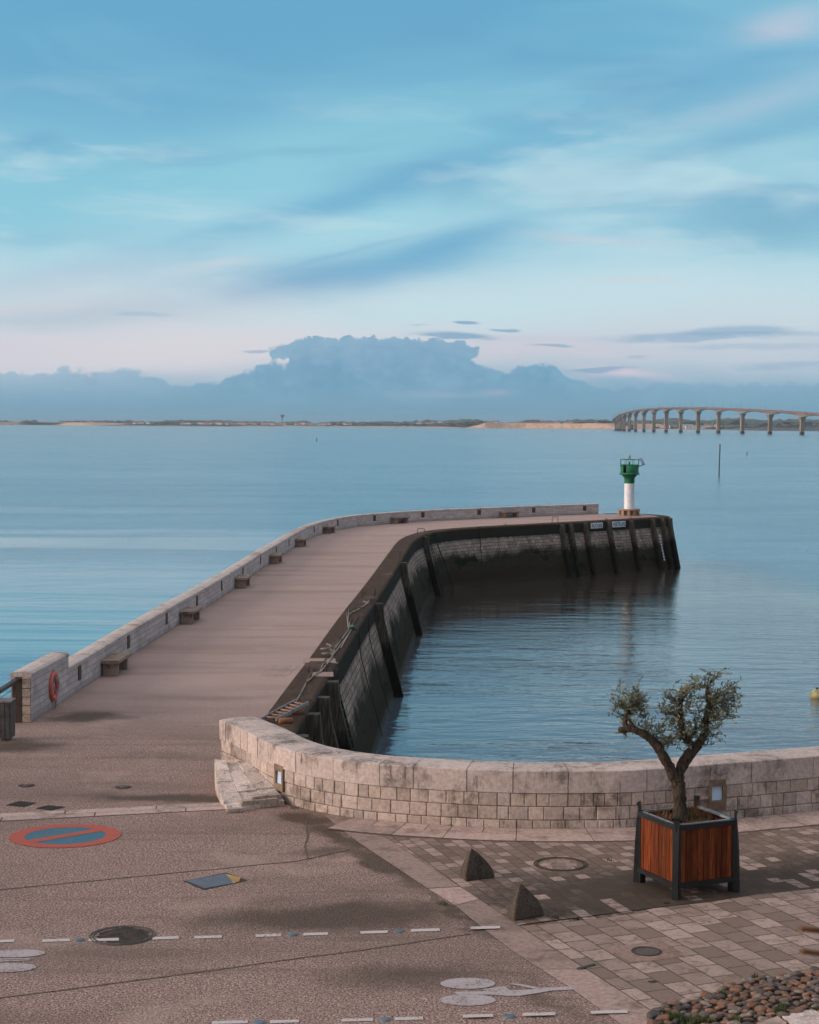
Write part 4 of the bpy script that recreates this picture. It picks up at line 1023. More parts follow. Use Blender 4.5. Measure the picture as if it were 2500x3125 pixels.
bollard([(1.50, 23.64), (1.94, 23.88), (1.88, 24.26), (1.41, 23.92)], (1.60, 23.82), .48, 'pointed dark stone bollard nearer the viewer, with a reddish tip beside the smooth path', 1)

# ------------------------------------------------------------ planter
PA = R(24); ex = Vector((math.cos(PA), math.sin(PA), 0)); ey = Vector((-math.sin(PA), math.cos(PA), 0)); SD = 1.10
near = Vector((3.93, 24.75, 0)); pcn = near + ex*SD/2 + ey*SD/2
pl = thing('wooden_planter', (pcn.x, pcn.y, .012), 'square tub of orange hardwood planks in a dark steel frame, holding an olive tree', 'planter')
PM = Matrix.Translation((pcn.x, pcn.y, .012)) @ Matrix.Rotation(PA, 4, 'Z')
for sx in (-1, 1):
    for sy in (-1, 1):
        m = MB(); prof = [(0, 0.0), (.085, 0.0), (.082, .25), (.070, .6), (.05, .9), (.028, 1.12), (.03, 1.17), (.05, 1.2), (.05, 1.225), (.025, 1.245), (0, 1.24)]
        dg = Vector((sx, sy, 0)).normalized(); pr = Vector((-dg.y, dg.x, 0)); c = Vector((sx*SD/2, sy*SD/2, 0))
        for w in (.045,):
            A = [m.bm.verts.new(PM @ (c + dg*(o-.06) + pr*w + Vector((0, 0, z)))) for o, z in prof]; B = [m.bm.verts.new(PM @ (c + dg*(o-.06) - pr*w + Vector((0, 0, z)))) for o, z in prof]
            for i in range(len(prof)): m.face([A[i], B[i], B[(i+1) % len(prof)], A[(i+1) % len(prof)]])
            m.face(A); m.face(B[::-1])
        m.box(None, (.10, .10, 1.1), M=PM @ Matrix.Translation((sx*(SD/2-.06), sy*(SD/2-.06), .55)), bev=.006)
        m.build('corner_leg', M_anthr, pl)
rnd = random.Random(6)
for a in range(4):
    M2 = PM @ Matrix.Rotation(R(90*a), 4, 'Z')
    for z in (.20, 1.06):
        m = MB(); m.box(None, (SD-.1, .06, .075), M=M2 @ Matrix.Translation((0, -SD/2+.02, z)), bev=.006)
        m.build('side_rail', M_anthr, pl)
    m = MB(); n = 9; wd = (SD-.16)/n
    for k in range(n):
        g = rnd.uniform(.5, 1.15); m.cur = (g, g*rnd.uniform(.9, 1.05), g*rnd.uniform(.85, 1), 1)
        m.box(None, (wd-.006, .022, .80), M=M2 @ Matrix.Translation((-(SD-.16)/2+wd*(k+.5), -SD/2+.03+rnd.uniform(-.002, .002), .63)), bev=.003)
    m.build('plank_panel', M_plank, pl)
m = MB(); 
for k in range(4):
    M2 = PM @ Matrix.Rotation(R(90*k), 4, 'Z'); m.box(None, (SD-.08, .03, .03), M=M2 @ Matrix.Translation((0, -SD/2+.065, 1.085)))
m.build('inner_rim', M_steel, pl)
m = MB(); N = 16; g = [[m.bm.verts.new(PM @ Vector((-(SD-.18)/2+(SD-.18)*i/N, -(SD-.18)/2+(SD-.18)*j/N, .98+.05*mnoise.noise(Vector((i*.35, j*.35, 0)))+random.uniform(0, .02)))) for j in range(N+1)] for i in range(N+1)]
for i in range(N):
    for j in range(N): m.face([g[i][j], g[i+1][j], g[i+1][j+1], g[i][j+1]])
m.build('soil', M_soil, pl)
def blades(m, c, n, h, spread, w=.006, lean=.4, colr=(.7, 1.2)):
    for _ in range(n):
        a = random.uniform(0, 6.28); r = spread*math.sqrt(random.random()); p = Vector((c[0]+r*math.cos(a), c[1]+r*math.sin(a), c[2])); hh = h*random.uniform(.5, 1.1)
        t = Vector((random.uniform(-lean, lean)*hh, random.uniform(-lean, lean)*hh, hh)); q = random.uniform(0, 6.28); s = Vector((math.cos(q), math.sin(q), 0))*w; g = random.uniform(*colr)
        col = (g, g*random.uniform(.9, 1.05), g*.9, 1); mid = p+t*.55+Vector((0, 0, hh*.08))
        m.face([p-s, p+s, mid+s*.8, mid-s*.8], col=col); m.face([mid-s*.8, mid+s*.8, p+t], col=col)
m = MB()
for (x, y, n, h, sp) in ((.1, .15, 110, .13, .14), (-.35, -.38, 90, .07, .13), (.32, .05, 80, .08, .14), (-.2, .3, 60, .07, .12), (.38, -.3, 40, .05, .1)):
    blades(m, PM @ Vector((x, y, .98)), n, h, sp, .005)
o = m.build('weeds', M_grass, pl, recalc=False); o['kind'] = 'stuff'
m = MB()
for (x, y, n, h, sp) in ((-.35, .1, 130, .2, .2), (.25, .33, 110, .26, .2), (.1, -.25, 160, .12, .3), (-.25, .35, 60, .3, .16), (.35, .1, 70, .22, .15)):
    blades(m, PM @ Vector((x, y, .98)), n, h, sp, .003, .7)
o = m.build('dry_stems', M_dry, pl, recalc=False); o['kind'] = 'stuff'

# ------------------------------------------------------------ olive tree
ty = pcn.y + .02
def T(x, y, dy=0.0): return AY(1800+x*.4058, 2000+y*.4058, ty+dy)
tb = T(680, 1235)
tree = thing('olive_tree', (tb.x, tb.y, tb.z), 'pruned olive tree with forked dark trunk and thin silvery foliage in the wooden planter', 'tree')
K = .4058*25.9/5208
branches = [
 [(682,1240,60,0),(682,1180,52,0),(676,1080,49,0),(668,980,50,0),(655,915,52,0)],
 [(660,960,40,0),(628,900,41,-.02),(590,820,38,-.05),(545,745,36,-.08),(508,680,35,-.1),(462,630,33,-.12),(405,592,29,-.13),(345,562,28,-.12),(290,548,26,-.1),(248,562,24,-.1),(232,572,19,-.1)],
 [(285,548,20,-.1),(262,515,17,-.08),(282,460,17,-.06),(300,415,14,-.04),(305,392,9,-.03)],
 [(340,560,15,-.12),(320,520,15,-.14),(298,490,12,-.16),(292,450,8,-.16)],
 [(660,960,44,0),(672,885,42,.02),(705,810,42,.05),(745,750,40,.08),(795,700,37,.1),(835,645,32,.12),(862,590,28,.13),(872,500,25,.14),(886,430,24,.14),(905,370,25,.12),(930,325,24,.1),(962,300,20,.08)],
 [(905,375,20,.12),(893,320,20,.16),(888,270,18,.18),(892,245,13,.18)],
 [(790,700,30,.1),(738,645,28,.02),(705,590,25,-.04),(688,520,23,-.06),(680,450,23,-.06),(668,390,22,-.05),(688,335,22,-.03),(712,275,22,0),(720,262,18,0)],
 [(740,650,16,0),(775,600,15,.12),(800,540,12,.2),(790,470,8,.25)],
]
m = MB(); skel = []
for br in branches:
    P = []; rr = []
    for i in range(len(br)-1):
        for k in range(4):
            f = k/4; a, c = br[i], br[i+1]; j = 2.2 if i else .5
            P.append(T(a[0]+(c[0]-a[0])*f+random.uniform(-j, j), a[1]+(c[1]-a[1])*f+random.uniform(-j, j), a[3]+(c[3]-a[3])*f)); rr.append((a[2]+(c[2]-a[2])*f)*K*random.uniform(.92, 1.1))
    a = br[-1]; P.append(T(a[0], a[1], a[3])); rr.append(a[2]*K*.8)
    m.tube(P, rr, 11, jitter=.07)
    skel += [(p, r) for p, r in zip(P, rr) if p.z > 1.85]
for (x, y, r, dy) in ((235, 560, 24, -.1), (715, 268, 24, 0), (965, 300, 22, .08), (905, 380, 30, .12), (680, 440, 27, -.06), (520, 690, 38, -.1), (300, 545, 28, -.1), (890, 245, 17, .18), (655, 925, 50, 0)):
    c = T(x, y, dy); t2 = bmesh.new(); bmesh.ops.create_icosphere(t2, subdivisions=2, radius=r*K)
    mp = {v: m.bm.verts.new(c + v.co*(1+.35*mnoise.noise(v.co*30+c*5))) for v in t2.verts}
    for f in t2.faces: m.face([mp[v] for v in f.verts], smooth=True)
    t2.free()
m.build('trunk', M_bark, tree, recalc=True)
mt = MB(); ml = MB(); rnd = random.Random(21)
def leaf(p, d, L, w):
    s = d.cross(Vector((rnd.uniform(-1, 1), rnd.uniform(-1, 1), rnd.uniform(-1, 1)))).normalized()*w
    n = d.cross(s).normalized()*w*.5; g = rnd.choice([rnd.uniform(.5, .85), rnd.uniform(.8, 1.25)]); col = (g, g*1.0, g*rnd.uniform(.85, 1.05), 1)
    a = p+d*L*.35; b = p+d*L*.7; e = p+d*L
    ml.face([p, a+s, a+n], col=col); ml.face([p, a+n, a-s], col=col)
    ml.face([a+s, b+s*.8, b+n*.8, a+n], col=col); ml.face([a+n, b+n*.8, b-s*.8, a-s], col=col)
    ml.face([b+s*.8, e, b+n*.8], col=col); ml.face([b+n*.8, e, b-s*.8], col=col)
def twig(P, n):
    r0 = .003*len(P)/9+.0015
    mt.tube(P, [r0*(1-.7*i/(len(P)-1)) for i in range(len(P))], 4, caps=False, col=(1, 1, 1, 1))
    for i in range(2, len(P)):
        d = (P[i]-P[i-1]).normalized()
        for _ in range(n):
            q = (d*rnd.uniform(.3, 1)+Vector((rnd.uniform(-1, 1), rnd.uniform(-1, 1), rnd.uniform(-.7, 1)))*.8).normalized()
            leaf(P[i].lerp(P[i-1], rnd.random()), q, rnd.uniform(.045, .078), rnd.uniform(.0065, .0105))
def grow(target, src):
    P = [src]; L = (target-src).length; d0 = (target-src).normalized(); n = max(5, int(L/.045))
    up = Vector((0, 0, 1)); side = Vector((rnd.uniform(-1, 1), rnd.uniform(-1, 1), rnd.uniform(-.3, 1))).normalized()
    for k in range(1, n+1):
        f = k/n; p = src.lerp(target, f) + side*math.sin(f*math.pi)*L*.16 + Vector((rnd.uniform(-1, 1), rnd.uniform(-1, 1), rnd.uniform(-1, 1)))*.008; P.append(p)
    return P
REG = [((930, 290), (225, 170), 52, .38), ((1010, 410), (150, 130), 22, .3), ((760, 480), (110, 150), 22, .3), ((590, 420), (70, 160), 24, .24), ((610, 560), (120, 100), 22, .28), ((330, 350), (120, 120), 20, .25), ((230, 410), (100, 100), 13, .22), ((440, 500), (90, 130), 16, .25), ((930, 560), (90, 110), 14, .28), ((640, 630), (60, 50), 8, .2), ((240, 610), (60, 40), 5, .1), ((820, 650), (120, 60), 9, .25), ((1130, 350), (55, 60), 6, .2), ((160, 290), (40, 50), 4, .1), ((380, 290), (50, 50), 5, .1)]
for (cx, cy), (ra, rb), n, dep in REG:
    for _ in range(n):
        a = rnd.uniform(0, 6.28); rr = math.sqrt(rnd.uniform(.15, 1)); tx, tyy = cx+ra*rr*math.cos(a), cy+rb*rr*math.sin(a)
        tgt = T(tx, tyy, rnd.uniform(-dep, dep))
        cand = sorted(skel, key=lambda q: (q[0]-tgt).length + (0.25 if q[0].z > tgt.z else 0) + rnd.uniform(0, .22))[0]
        P = grow(tgt, cand[0]); twig(P, 3 if len(P) < 8 else 2)
        for _ in range(2 if len(P) > 6 else 1):
            i = rnd.randrange(max(1, len(P)//3), len(P)-1); d = Vector((rnd.uniform(-1, 1), rnd.uniform(-1, 1), rnd.uniform(-.3, 1.2))).normalized()
            Q = grow(P[i]+d*rnd.uniform(.1, .22), P[i]); twig(Q, 2)
cr = mt.build('twigs', M_bark, tree, recalc=False)
ml.build('crown', M_leaf, tree, recalc=False)

# ------------------------------------------------------------ cobble bed at the bottom right
edge = [(2.90, 19.85), (2.97, 20.06), (3.4, 20.3), (3.74, 20.6), (4.12, 20.94), (4.44, 21.14), (4.96, 21.35), (5.4, 21.55), (6.4, 22.0)]
bed = [(2.75, 18.6)] + edge + [(6.4, 18.6)]
m = MB(); m.poly(bed, .03, .0); struct(m.build('cobble_bed', M_soil), 'dark soil bed between the cobbles')
def inpoly(x, y, P):
    c = False; j = len(P)-1
    for i in range(len(P)):
        if (P[i][1] > y) != (P[j][1] > y) and x < (P[j][0]-P[i][0])*(y-P[i][1])/(P[j][1]-P[i][1])+P[i][0]: c = not c
        j = i
    return c
zr = lambda a, c: G(2050+a*.2609, 2850+c*.2609, .05)
slabA = [zr(1015, 1062), zr(1240, 985), zr(1345, 1062), zr(1300, 1200), zr(900, 1200)]
slabB = [zr(1290, 982), zr(1640, 905), zr(1900, 1010), zr(1900, 1200), zr(1400, 1080)]
for P, nm, mt_, lab in ((slabA, 'pale_edge_slab', M_kerb, 'plain pale slab cut by the bottom edge inside the cobble bed'), (slabB, 'cracked_edge_slab', M_ramp, 'pale slab with a net of cracks beside the cobbles')):
    m = MB(); m.cur = (1, .97, .95, 1); m.poly([(p.x, p.y) for p in P], .075, .03); tag(m.build(nm, mt_), lab, 'slab')
SA = [(p.x, p.y) for p in slabA]; SB = [(p.x, p.y) for p in slabB]
rnd = random.Random(12); pm = []
for k in range(10):
    t2 = bmesh.new(); bmesh.ops.create_icosphere(t2, subdivisions=3, radius=1); sd = Vector((k*7.3, 0, 0)); sx, sy, sz = rnd.uniform(1.0, 1.6), rnd.uniform(.75, 1.0), rnd.uniform(.6, .8)
    for v in t2.verts:
        n = v.co.normalized(); p = Vector([math.copysign(abs(q)**.8, q) for q in n]); p *= 1+.22*mnoise.noise(n*1.1+sd)+.06*mnoise.noise(n*3+sd); v.co = Vector((p.x*sx, p.y*sy, p.z*sz))
    for f in t2.faces: f.smooth = True
    me = bpy.data.meshes.new('cobble'); t2.to_mesh(me); t2.free(); me.materials.append(M_peb); pm.append(me)
kinds = [((164, 118, 90), 'rounded orange brown cobble in the corner cobble bed'), ((124, 108, 98), 'rounded grey brown cobble in the corner cobble bed'), ((172, 150, 138), 'rounded pale pinkish cobble in the corner cobble bed'), ((76, 74, 74), 'rounded dark grey cobble in the corner cobble bed')]
placed = []; tries = 0
while tries < 9000 and len(placed) < 290:
    tries += 1; x, y = rnd.uniform(2.8, 5.7), rnd.uniform(19.15, 21.75); r = rnd.choice([.04, .048, .056, .068])*rnd.uniform(.9, 1.1)
    if not inpoly(x, y, bed) or inpoly(x, y, SA) or inpoly(x, y, SB): continue
    if any((x-a)**2+(y-b)**2 < ((r+c)*.86)**2 for a, b, c in placed): continue
    if x > 5.15 and y < 20.2: continue
    placed.append((x, y, r))
    o = bpy.data.objects.new('cobble', rnd.choice(pm)); COL.objects.link(o); o.location = (x, y, .03+r*.35); o.scale = (r, r, r*.75)
    o.rotation_euler = (rnd.uniform(-.25, .25), rnd.uniform(-.25, .25), rnd.uniform(-.7, .9))
    k = rnd.choices(range(4), (5, 4, 2, 1.2))[0]; c = lin(kinds[k][0]); g = rnd.uniform(.5, .9); o.color = (c[0]*g, c[1]*g, c[2]*g, 1)
    tag(o, kinds[k][1], 'cobble', ['orange brown cobbles', 'grey brown cobbles', 'pale cobbles', 'dark grey cobbles'][k])
m = MB(); random.seed(5)
for (a, c, n, s) in ((100, 1010, 90, .07), (300, 1020, 70, .08), (420, 1040, 60, .08), (600, 720, 60, .05), (1270, 920, 110, .07), (740, 1020, 90, .08), (1680, 900, 60, .06), (20, 980, 120, .1), (970, 520, 30, .04), (180, 1040, 140, .1), (1300, 870, 60, .05)):
    p = zr(a, c); blades(m, (p.x, p.y, .04), n, .09, s, .004, .5)
for (u, v, n, s) in ((1760, 2809, 40, .05), (1350, 2762, 60, .09), (2035, 2760, 40, .05), (1697, 2805, 50, .06), (1860, 2629, 40, .07), (1228, 2507, 30, .08), (1368, 2521, 40, .12), (900, 2468, 40, .1), (1250, 2512, 30, .06), (2240, 2515, 30, .1), (2320, 2500, 40, .14)):
    p = G(u, v); blades(m, (p.x, p.y, .01), n, .04, s, .004, .5, (.5, .9))
o = m.build('grass', M_grass, recalc=False); tag(o, 'tufts of short green grass between the cobbles and along joints', 'grass', kind='stuff')

# bare twig poking in at the right edge, close to the viewer
p1, q1 = AY(2441, 2834, 3.6), AY(2560, 2846, 3.75); p2, q2 = AY(2446, 2903, 3.5), AY(2560, 2918, 3.7)
st = [Vector((2.2, 3.9, 0)), Vector((1.7, 4.0, 2.5)), Vector((1.25, 3.95, 4.6)), Vector((1.06, 3.9, 5.7)), Vector((1.02, 3.85, 6.1))]
m = MB(); m.tube([p1, q1, Vector((1.05, 3.88, 5.9))], [.006, .0065, .010], 8); m.tube([p2, q2, Vector((1.08, 3.9, 5.7))], [.0055, .006, .010], 8); m.tube(st, [.02, .018, .014, .012, .008], 8)
tag(m.build('bare_shrub', M_branch), 'two blurred orange brown twig tips poking in at the right edge', 'shrub')

# ------------------------------------------------------------ things in the water
def post(name, u, v, v2, u2, r, mat, lab, cat='channel marker', cap=None):
    p = G(u, v, WATER); q = AY(u2, v2, p.y); m = MB(); m.tube([p-Vector((0, 0, 2)), q], r, 8); return tag(m.build(name, mat), lab, cat)
M_pole = simple('black_green_pole', lin((52, 62, 40)), .8, scale=1.0)
post('channel_pole', 2194, 1455, 1356, 2198, .12, M_pole, 'tall thin dark marker pole standing in the water right of the green beacon')
post('channel_pole', 2278, 1390, 1378, 2281, .12, M_pole, 'tiny leaning stake in the water right of the tall marker pole')
post('channel_pole', 967, 1347, 1337, 967, .2, M_pole, 'tiny stake far out in the water left of the jetty head')
post('channel_pole', 2308, 1319, 1315, 2308, .3, M_pole, 'small dark stake between the two nearest visible bridge piers')
post('channel_pole', 1685, 1318, 1313, 1685, .4, M_pole, 'tiny dark stake below the left part of the far cliff')
b = G(2494, 2130, WATER)
t = thing('mooring_buoy', (b.x, b.y, WATER), 'round pale yellow mooring buoy at the right photo edge', 'buoy')
m = MB(); m.lathe([(0, -.28), (.18, -.24), (.27, -.1), (.285, .03), (.24, .17), (.13, .25), (0, .27)], (b.x, b.y, WATER+.08), 24); m.build('float_body', simple('yellowed_plastic', lin((176, 166, 116)), .6, scale=6), t)
m = MB(); m.lathe([(0, .25), (.05, .25), (.05, .33), (0, .34)], (b.x, b.y, WATER+.08), 10); m.build('eye', M_rust, t)

# ------------------------------------------------------------ bridge
concrete = stone_mat('bridge_concrete', lin((128, 120, 114)), lin((160, 150, 142)), lin((96, 84, 76)), None, False, True, scale=.06)
M_redrail = simple('reddish_parapet', lin((136, 96, 86)), .8, scale=.2)
M_piermat = None
def pier_mat():
    m, nt, b, pos = newmat('bridge_pier_concrete'); X, Y, Z = sep(nt, pos); n = noise(nt, pos, .25, 5, .6, mapping=(2, 2, .3))
    base = mixc(nt, n.ss(.35, .65), lin((112, 94, 80)), lin((166, 144, 124))); base = mixc(nt, Z.ss(-.6, -1.4), base, lin((52, 48, 44)))
    lk(nt, base, b.inputs['Base Color']); b.inputs['Roughness'].default_value = .9; return m
M_pierc = pier_mat()
us = [2443.6,2345.5,2261.5,2188.6,2126.7,2074.3,2029.7,1992.3,1961.9,1936.7,1917.4,1902.4,1891.7,1884.5]
Zs = [1820,1887,1950,2013,2078,2143,2208,2275,2342,2410,2480,2545,2610,2680]
pts = [Vector((G(u, 1600).x/G(u, 1600).y*z, z)) for u, z in zip(us, Zs)] + [Vector((332, 2752)), Vector((342, 2826)), Vector((360, 2900)), Vector((386, 2972))]
pts = [pts[0]*2-pts[1]+Vector((3, 0)), ] + pts; pts = [pts[0]*2-pts[1]+Vector((4, 1))] + pts
# deck-top height above plaza at each pier (measured)
tops = [12.5, 16.0, 19.3, 21.9, 23.9, 25.4, 26.6, 27.1, 27.3, 27.0, 26.0, 24.7, 23.0, 21.0, 18.6, 16.0, 13.2, 10.2, 7.2, 4.5]
bp = Path(catmull(pts, 7)); ps = [bp.near(p) for p in pts]
def topz(s):
    for i in range(len(ps)-1):
        if ps[i] <= s <= ps[i+1]: f = (s-ps[i])/(ps[i+1]-ps[i]); return tops[i]*(1-f)+tops[i+1]*f
    return tops[0] if s < ps[0] else tops[-1]
def soff(s):
    for i in range(len(ps)-1):
        if ps[i] <= s <= ps[i+1]: f = (s-ps[i])/(ps[i+1]-ps[i]); return 1.6+3.0*abs(2*f-1)**2.2
    return 5
BX = bp.at(ps[3]); t = thing('road_bridge', (BX.x, BX.y, WATER), 'long curving concrete road bridge on many piers at the right', 'bridge')
def bsweep(prof_fn, name, mat):
    m = MB(); n = int(bp.L/7); rings = []
    for i in range(n+1):
        s = bp.L*i/n; c = bp.at(s); nr = bp.nor(s); rings.append([m.bm.verts.new((c.x+nr.x*o, c.y+nr.y*o, z)) for o, z in prof_fn(s)])
    k = len(rings[0])
    for i in range(n):
        for a in range(k): m.face([rings[i][a], rings[i+1][a], rings[i+1][(a+1) % k], rings[i][(a+1) % k]])
    m.face(rings[0]); m.face(rings[-1][::-1]); m.build(name, mat, t)
bsweep(lambda s: [(-6, topz(s)-.5), (6, topz(s)-.5), (6, topz(s)), (-6, topz(s))], 'deck_slab', concrete)
bsweep(lambda s: [(-2.8, topz(s)-soff(s)), (2.8, topz(s)-soff(s)), (3.4, topz(s)-.51), (-3.4, topz(s)-.51)], 'box_girder', concrete)
for sg in (-1, 1): bsweep(lambda s: [(sg*5.75, topz(s)+.01), (sg*6.0, topz(s)+.01), (sg*6.0, topz(s)+.95), (sg*5.75, topz(s)+.95)], 'edge_barrier', M_redrail)
for i, s in enumerate(ps[1:]):
    c = bp.at(s); tn = bp.tan(s); a = math.atan2(tn.y, tn.x); z1 = topz(s)-soff(s)+.1; z0 = WATER-3; m = MB(); Mx = Matrix.Translation((c.x, c.y, 0)) @ Matrix.Rotation(a, 4, 'Z')
    prof = [(1.5, 2.1, z0), (1.5, 2.1, z1-4.2), (1.7, 2.3, z1-3), (2.9, 3.3, z1-.5), (2.9, 3.3, z1-.01)]; rings = []
    for (x, y, z) in prof: rings.append([m.bm.verts.new(Mx @ Vector(q)) for q in ((-x, -y, z), (x, -y, z), (x, y, z), (-x, y, z))])
    for k in range(4):
        for j in range(4): m.face([rings[k][j], rings[k][(j+1) % 4], rings[k+1][(j+1) % 4], rings[k+1][j]])
    m.face(rings[-1]); m.build('pier', M_pierc, t)
lm = MB(); lm.tube([(0, 0, 0), (0, 0, 5.4), (.9, 0, 5.9)], .11, 4); M_lamp = simple('grey_lamp_metal', lin((70, 84, 92)), .7, scale=1)
o = lm.build('bridge_lamp_post', M_lamp); tag(o, 'thin grey lamp post standing on the long curving bridge', 'lamp post', 'lamp posts on the bridge'); lp0 = o; first = True; s = 8; k = 0
while s < bp.L-150:
    for sg in ((-1,) if k % 3 else (-1, 1)):
        c = bp.off(s+(9 if sg > 0 else 0), sg*5.4); q = lp0 if first else lp0.copy()
        if not first: COL.objects.link(q)
        q.location = (c.x, c.y, topz(s)); q.rotation_euler = (0, 0, random.uniform(0, 6)); first = False
    s += 24; k += 1

# ------------------------------------------------------------ far shore
WL = [(-400, 1295), (0, 1296.3), (150, 1297), (300, 1299), (500, 1300.5), (700, 1301.5), (900, 1302), (1100, 1303), (1250, 1304), (1420, 1306.5), (1600, 1307.5), (1850, 1309.5), (1920, 1310.5), (2060, 1311.8), (2214, 1312.6), (2330, 1314.3), (2500, 1315.8), (2900, 1319)]
shore = [G(u, v, WATER) for u, v in WL]
shore = [Vector((p.x, p.y)) for p in shore]
SP = Path(catmull(shore, 40))
def far_mat():
    m, nt, b, pos = newmat('far_shore_ground'); n = noise(nt, pos, .012, 5, .65); n2 = noise(nt, pos, .05, 4, .6); X, Y, Z = sep(nt, pos)
    base = mixc(nt, n.ss(.4, .6), lin((88, 92, 72)), lin((150, 128, 108))); base = mixc(nt, n2.ss(.45, .7, 0, .6), base, lin((108, 96, 84)))
    lk(nt, base, b.inputs['Base Color']); b.inputs['Roughness'].default_value = .95; return m
M_far = far_mat()
M_sand = simple('beach_sand', lin((196, 164, 146)), .95, var=.15, scale=.02, local=False)
M_cliff = stone_mat('sandy_cliff_face', lin((176, 140, 116)), lin((214, 178, 150)), lin((120, 96, 76)), None, False, True, scale=.08)
M_rockbank = simple('dark_rock_bank', lin((78, 74, 70)), .95, scale=.1, local=False)
def ubound(u): return SP.by_u(u, WATER)
m = MB(); n = 260; rings = []
for i in range(n+1):
    s = SP.L*i/n; c = SP.at(s); nr = SP.nor(s)*-1   # inland
    hs = 1+.4*mnoise.noise(Vector((s*.004, 3, 0)))
    rings.append([m.bm.verts.new((c.x+nr.x*o, c.y+nr.y*o, z)) for o, z in ((0, WATER-1), (6, WATER+.3), (40, WATER+1.6*hs), (140, -.6*hs), (420, 1.8*hs), (900, 3*hs), (3000, 4))])
for i in range(n):
    for k in range(6): m.face([rings[i][k], rings[i+1][k], rings[i+1][k+1], rings[i][k+1]])
struct(m.build('far_shore', M_far), 'low far shore across the strait')
def band(name, u0, u1, prof, mat, lab, z_jit=.0, step=25, seed=0, kind='structure'):
    m = MB(); s0, s1 = ubound(u0), ubound(u1); n = max(3, int((s1-s0)/step)); rings = []
    for i in range(n+1):
        f = i/n; s = s0+(s1-s0)*f; c = SP.at(s); nr = SP.nor(s)*-1; tp = min(1, f*7+.1, (1-f)*7+.1); j = 1+z_jit*mnoise.noise(Vector((s*.01, seed, 0)))
        rings.append([m.bm.verts.new((c.x+nr.x*o, c.y+nr.y*o, WATER-.5+(z-WATER+.5)*(tp*j if k else 1))) for k, (o, z) in enumerate(prof)])
    for i in range(n):
        for k in range(len(prof)-1): m.face([rings[i][k], rings[i+1][k], rings[i+1][k+1], rings[i][k+1]])
    o = m.build(name, mat); o['kind'] = kind; o['label'] = lab
band('sandy_bank', -300, 290, [(-4, WATER-.5), (0, WATER+3), (6, WATER+7.0), (60, WATER+7.4), (200, WATER+5)], M_cliff, 'low sandy bank on the far left shore', .3)
band('beach', 640, 1440, [(-8, WATER-.3), (0, WATER+.5), (30, WATER+1.8), (60, WATER+1.4)], M_sand, 'thin sandy beach strip on the far shore', .5, seed=4)
band('cliff', 1418, 1880, [(-5, WATER-.4), (0, WATER+1.5), (5, WATER+10.2), (12, WATER+10.8), (240, WATER+10)], M_cliff, 'long sandy cliff on the far shore left of the bridge', .18, 12, 9)
band('beach', 1870, 2230, [(-8, WATER-.3), (0, WATER+.5), (20, WATER+1.3), (40, WATER+1)], M_sand, 'thin sandy beach strip on the far shore', .5, seed=7)
band('rock_bank', 2215, 2880, [(-6, WATER-.5), (4, WATER+1.5), (16, WATER+4.6), (40, WATER+4.8), (90, WATER+2)], M_rockbank, 'dark rock bank on the far shore behind the bridge', .12, seed=2)
# woods: many leafy clumps
M_wood2 = leaf_mat('far_tree_green', lin((48, 60, 46)), lin((74, 80, 62)))
m = MB(); rnd = random.Random(31)
def clump(c, r, rz):
    t2 = bmesh.new(); bmesh.ops.create_icosphere(t2, subdivisions=1, radius=1); g = rnd.uniform(.6, 1.35); sd = Vector((rnd.uniform(0, 99), 0, 0))
    mp = {}
    for v in t2.verts:
        k = 1+.5*mnoise.noise(v.co*1.6+sd)+rnd.uniform(-.12, .12); mp[v] = m.bm.verts.new((c[0]+v.co.x*r*k, c[1]+v.co.y*r*k, c[2]+v.co.z*rz*k))
    for f in t2.faces: h = g*rnd.uniform(.8, 1.2); m.face([mp[v] for v in f.verts], col=(h, h*1.02, h*rnd.uniform(.85, 1.1), 1))
    t2.free()
def woods(u0, u1, n, inl, h, base):
    for _ in range(n):
        u = rnd.uniform(u0, u1); s = ubd[int(max(0, min(len(ubd)-1, (u+400)/5)))]; c = SP.at(s); nr = SP.nor(s)*-1; o = rnd.uniform(*inl); hh = h*rnd.uniform(.55, 1.15)*(1+.45*mnoise.noise(Vector((u*.012, o*.01, 5))))
        clump((c.x+nr.x*o, c.y+nr.y*o, base+hh*.45), hh*rnd.uniform(1.0, 2.2), hh*.62)
ubd = []; ii = 0
tab = [(proj_u((*SP.at(k*SP.L/4000), WATER)), k*SP.L/4000) for k in range(4001)]
for k in range(0, 660):
    u = -400+k*5
    while ii < 4000 and tab[ii][0] < u: ii += 1
    ubd.append(tab[ii][1])
woods(-300, 330, 330, (60, 200), 5.5, 2.8); woods(300, 950, 620, (110, 380), 7.5, .5); woods(290, 900, 240, (50, 110), 2.6, -1)
woods(900, 1440, 480, (150, 450), 7.5, .2); woods(980, 1420, 130, (60, 120), 2.6, -1.6); woods(1350, 1900, 520, (260, 420), 8, 4.5)
woods(1130, 1440, 130, (380, 520), 11, .5)
woods(1880, 2560, 1100, (330, 650), 13, 1.5); woods(1880, 2560, 330, (60, 280), 3.2, -1.2); woods(1900, 2300, 80, (200, 320), 6, 0)
for (u, hgt, w) in ((335, 5, 5), (250, 6, 8), (945, 9, 10), (1010, 9, 8), (1072, 12, 12), (1240, 8, 6)): woods(u-w*2, u+w*2, 8, (180, 300), hgt, 0)
o = m.build('distant_woodland', M_wood2, recalc=False); tag(o, 'mass of low trees and bushes along the far shore', 'woodland', kind='stuff')
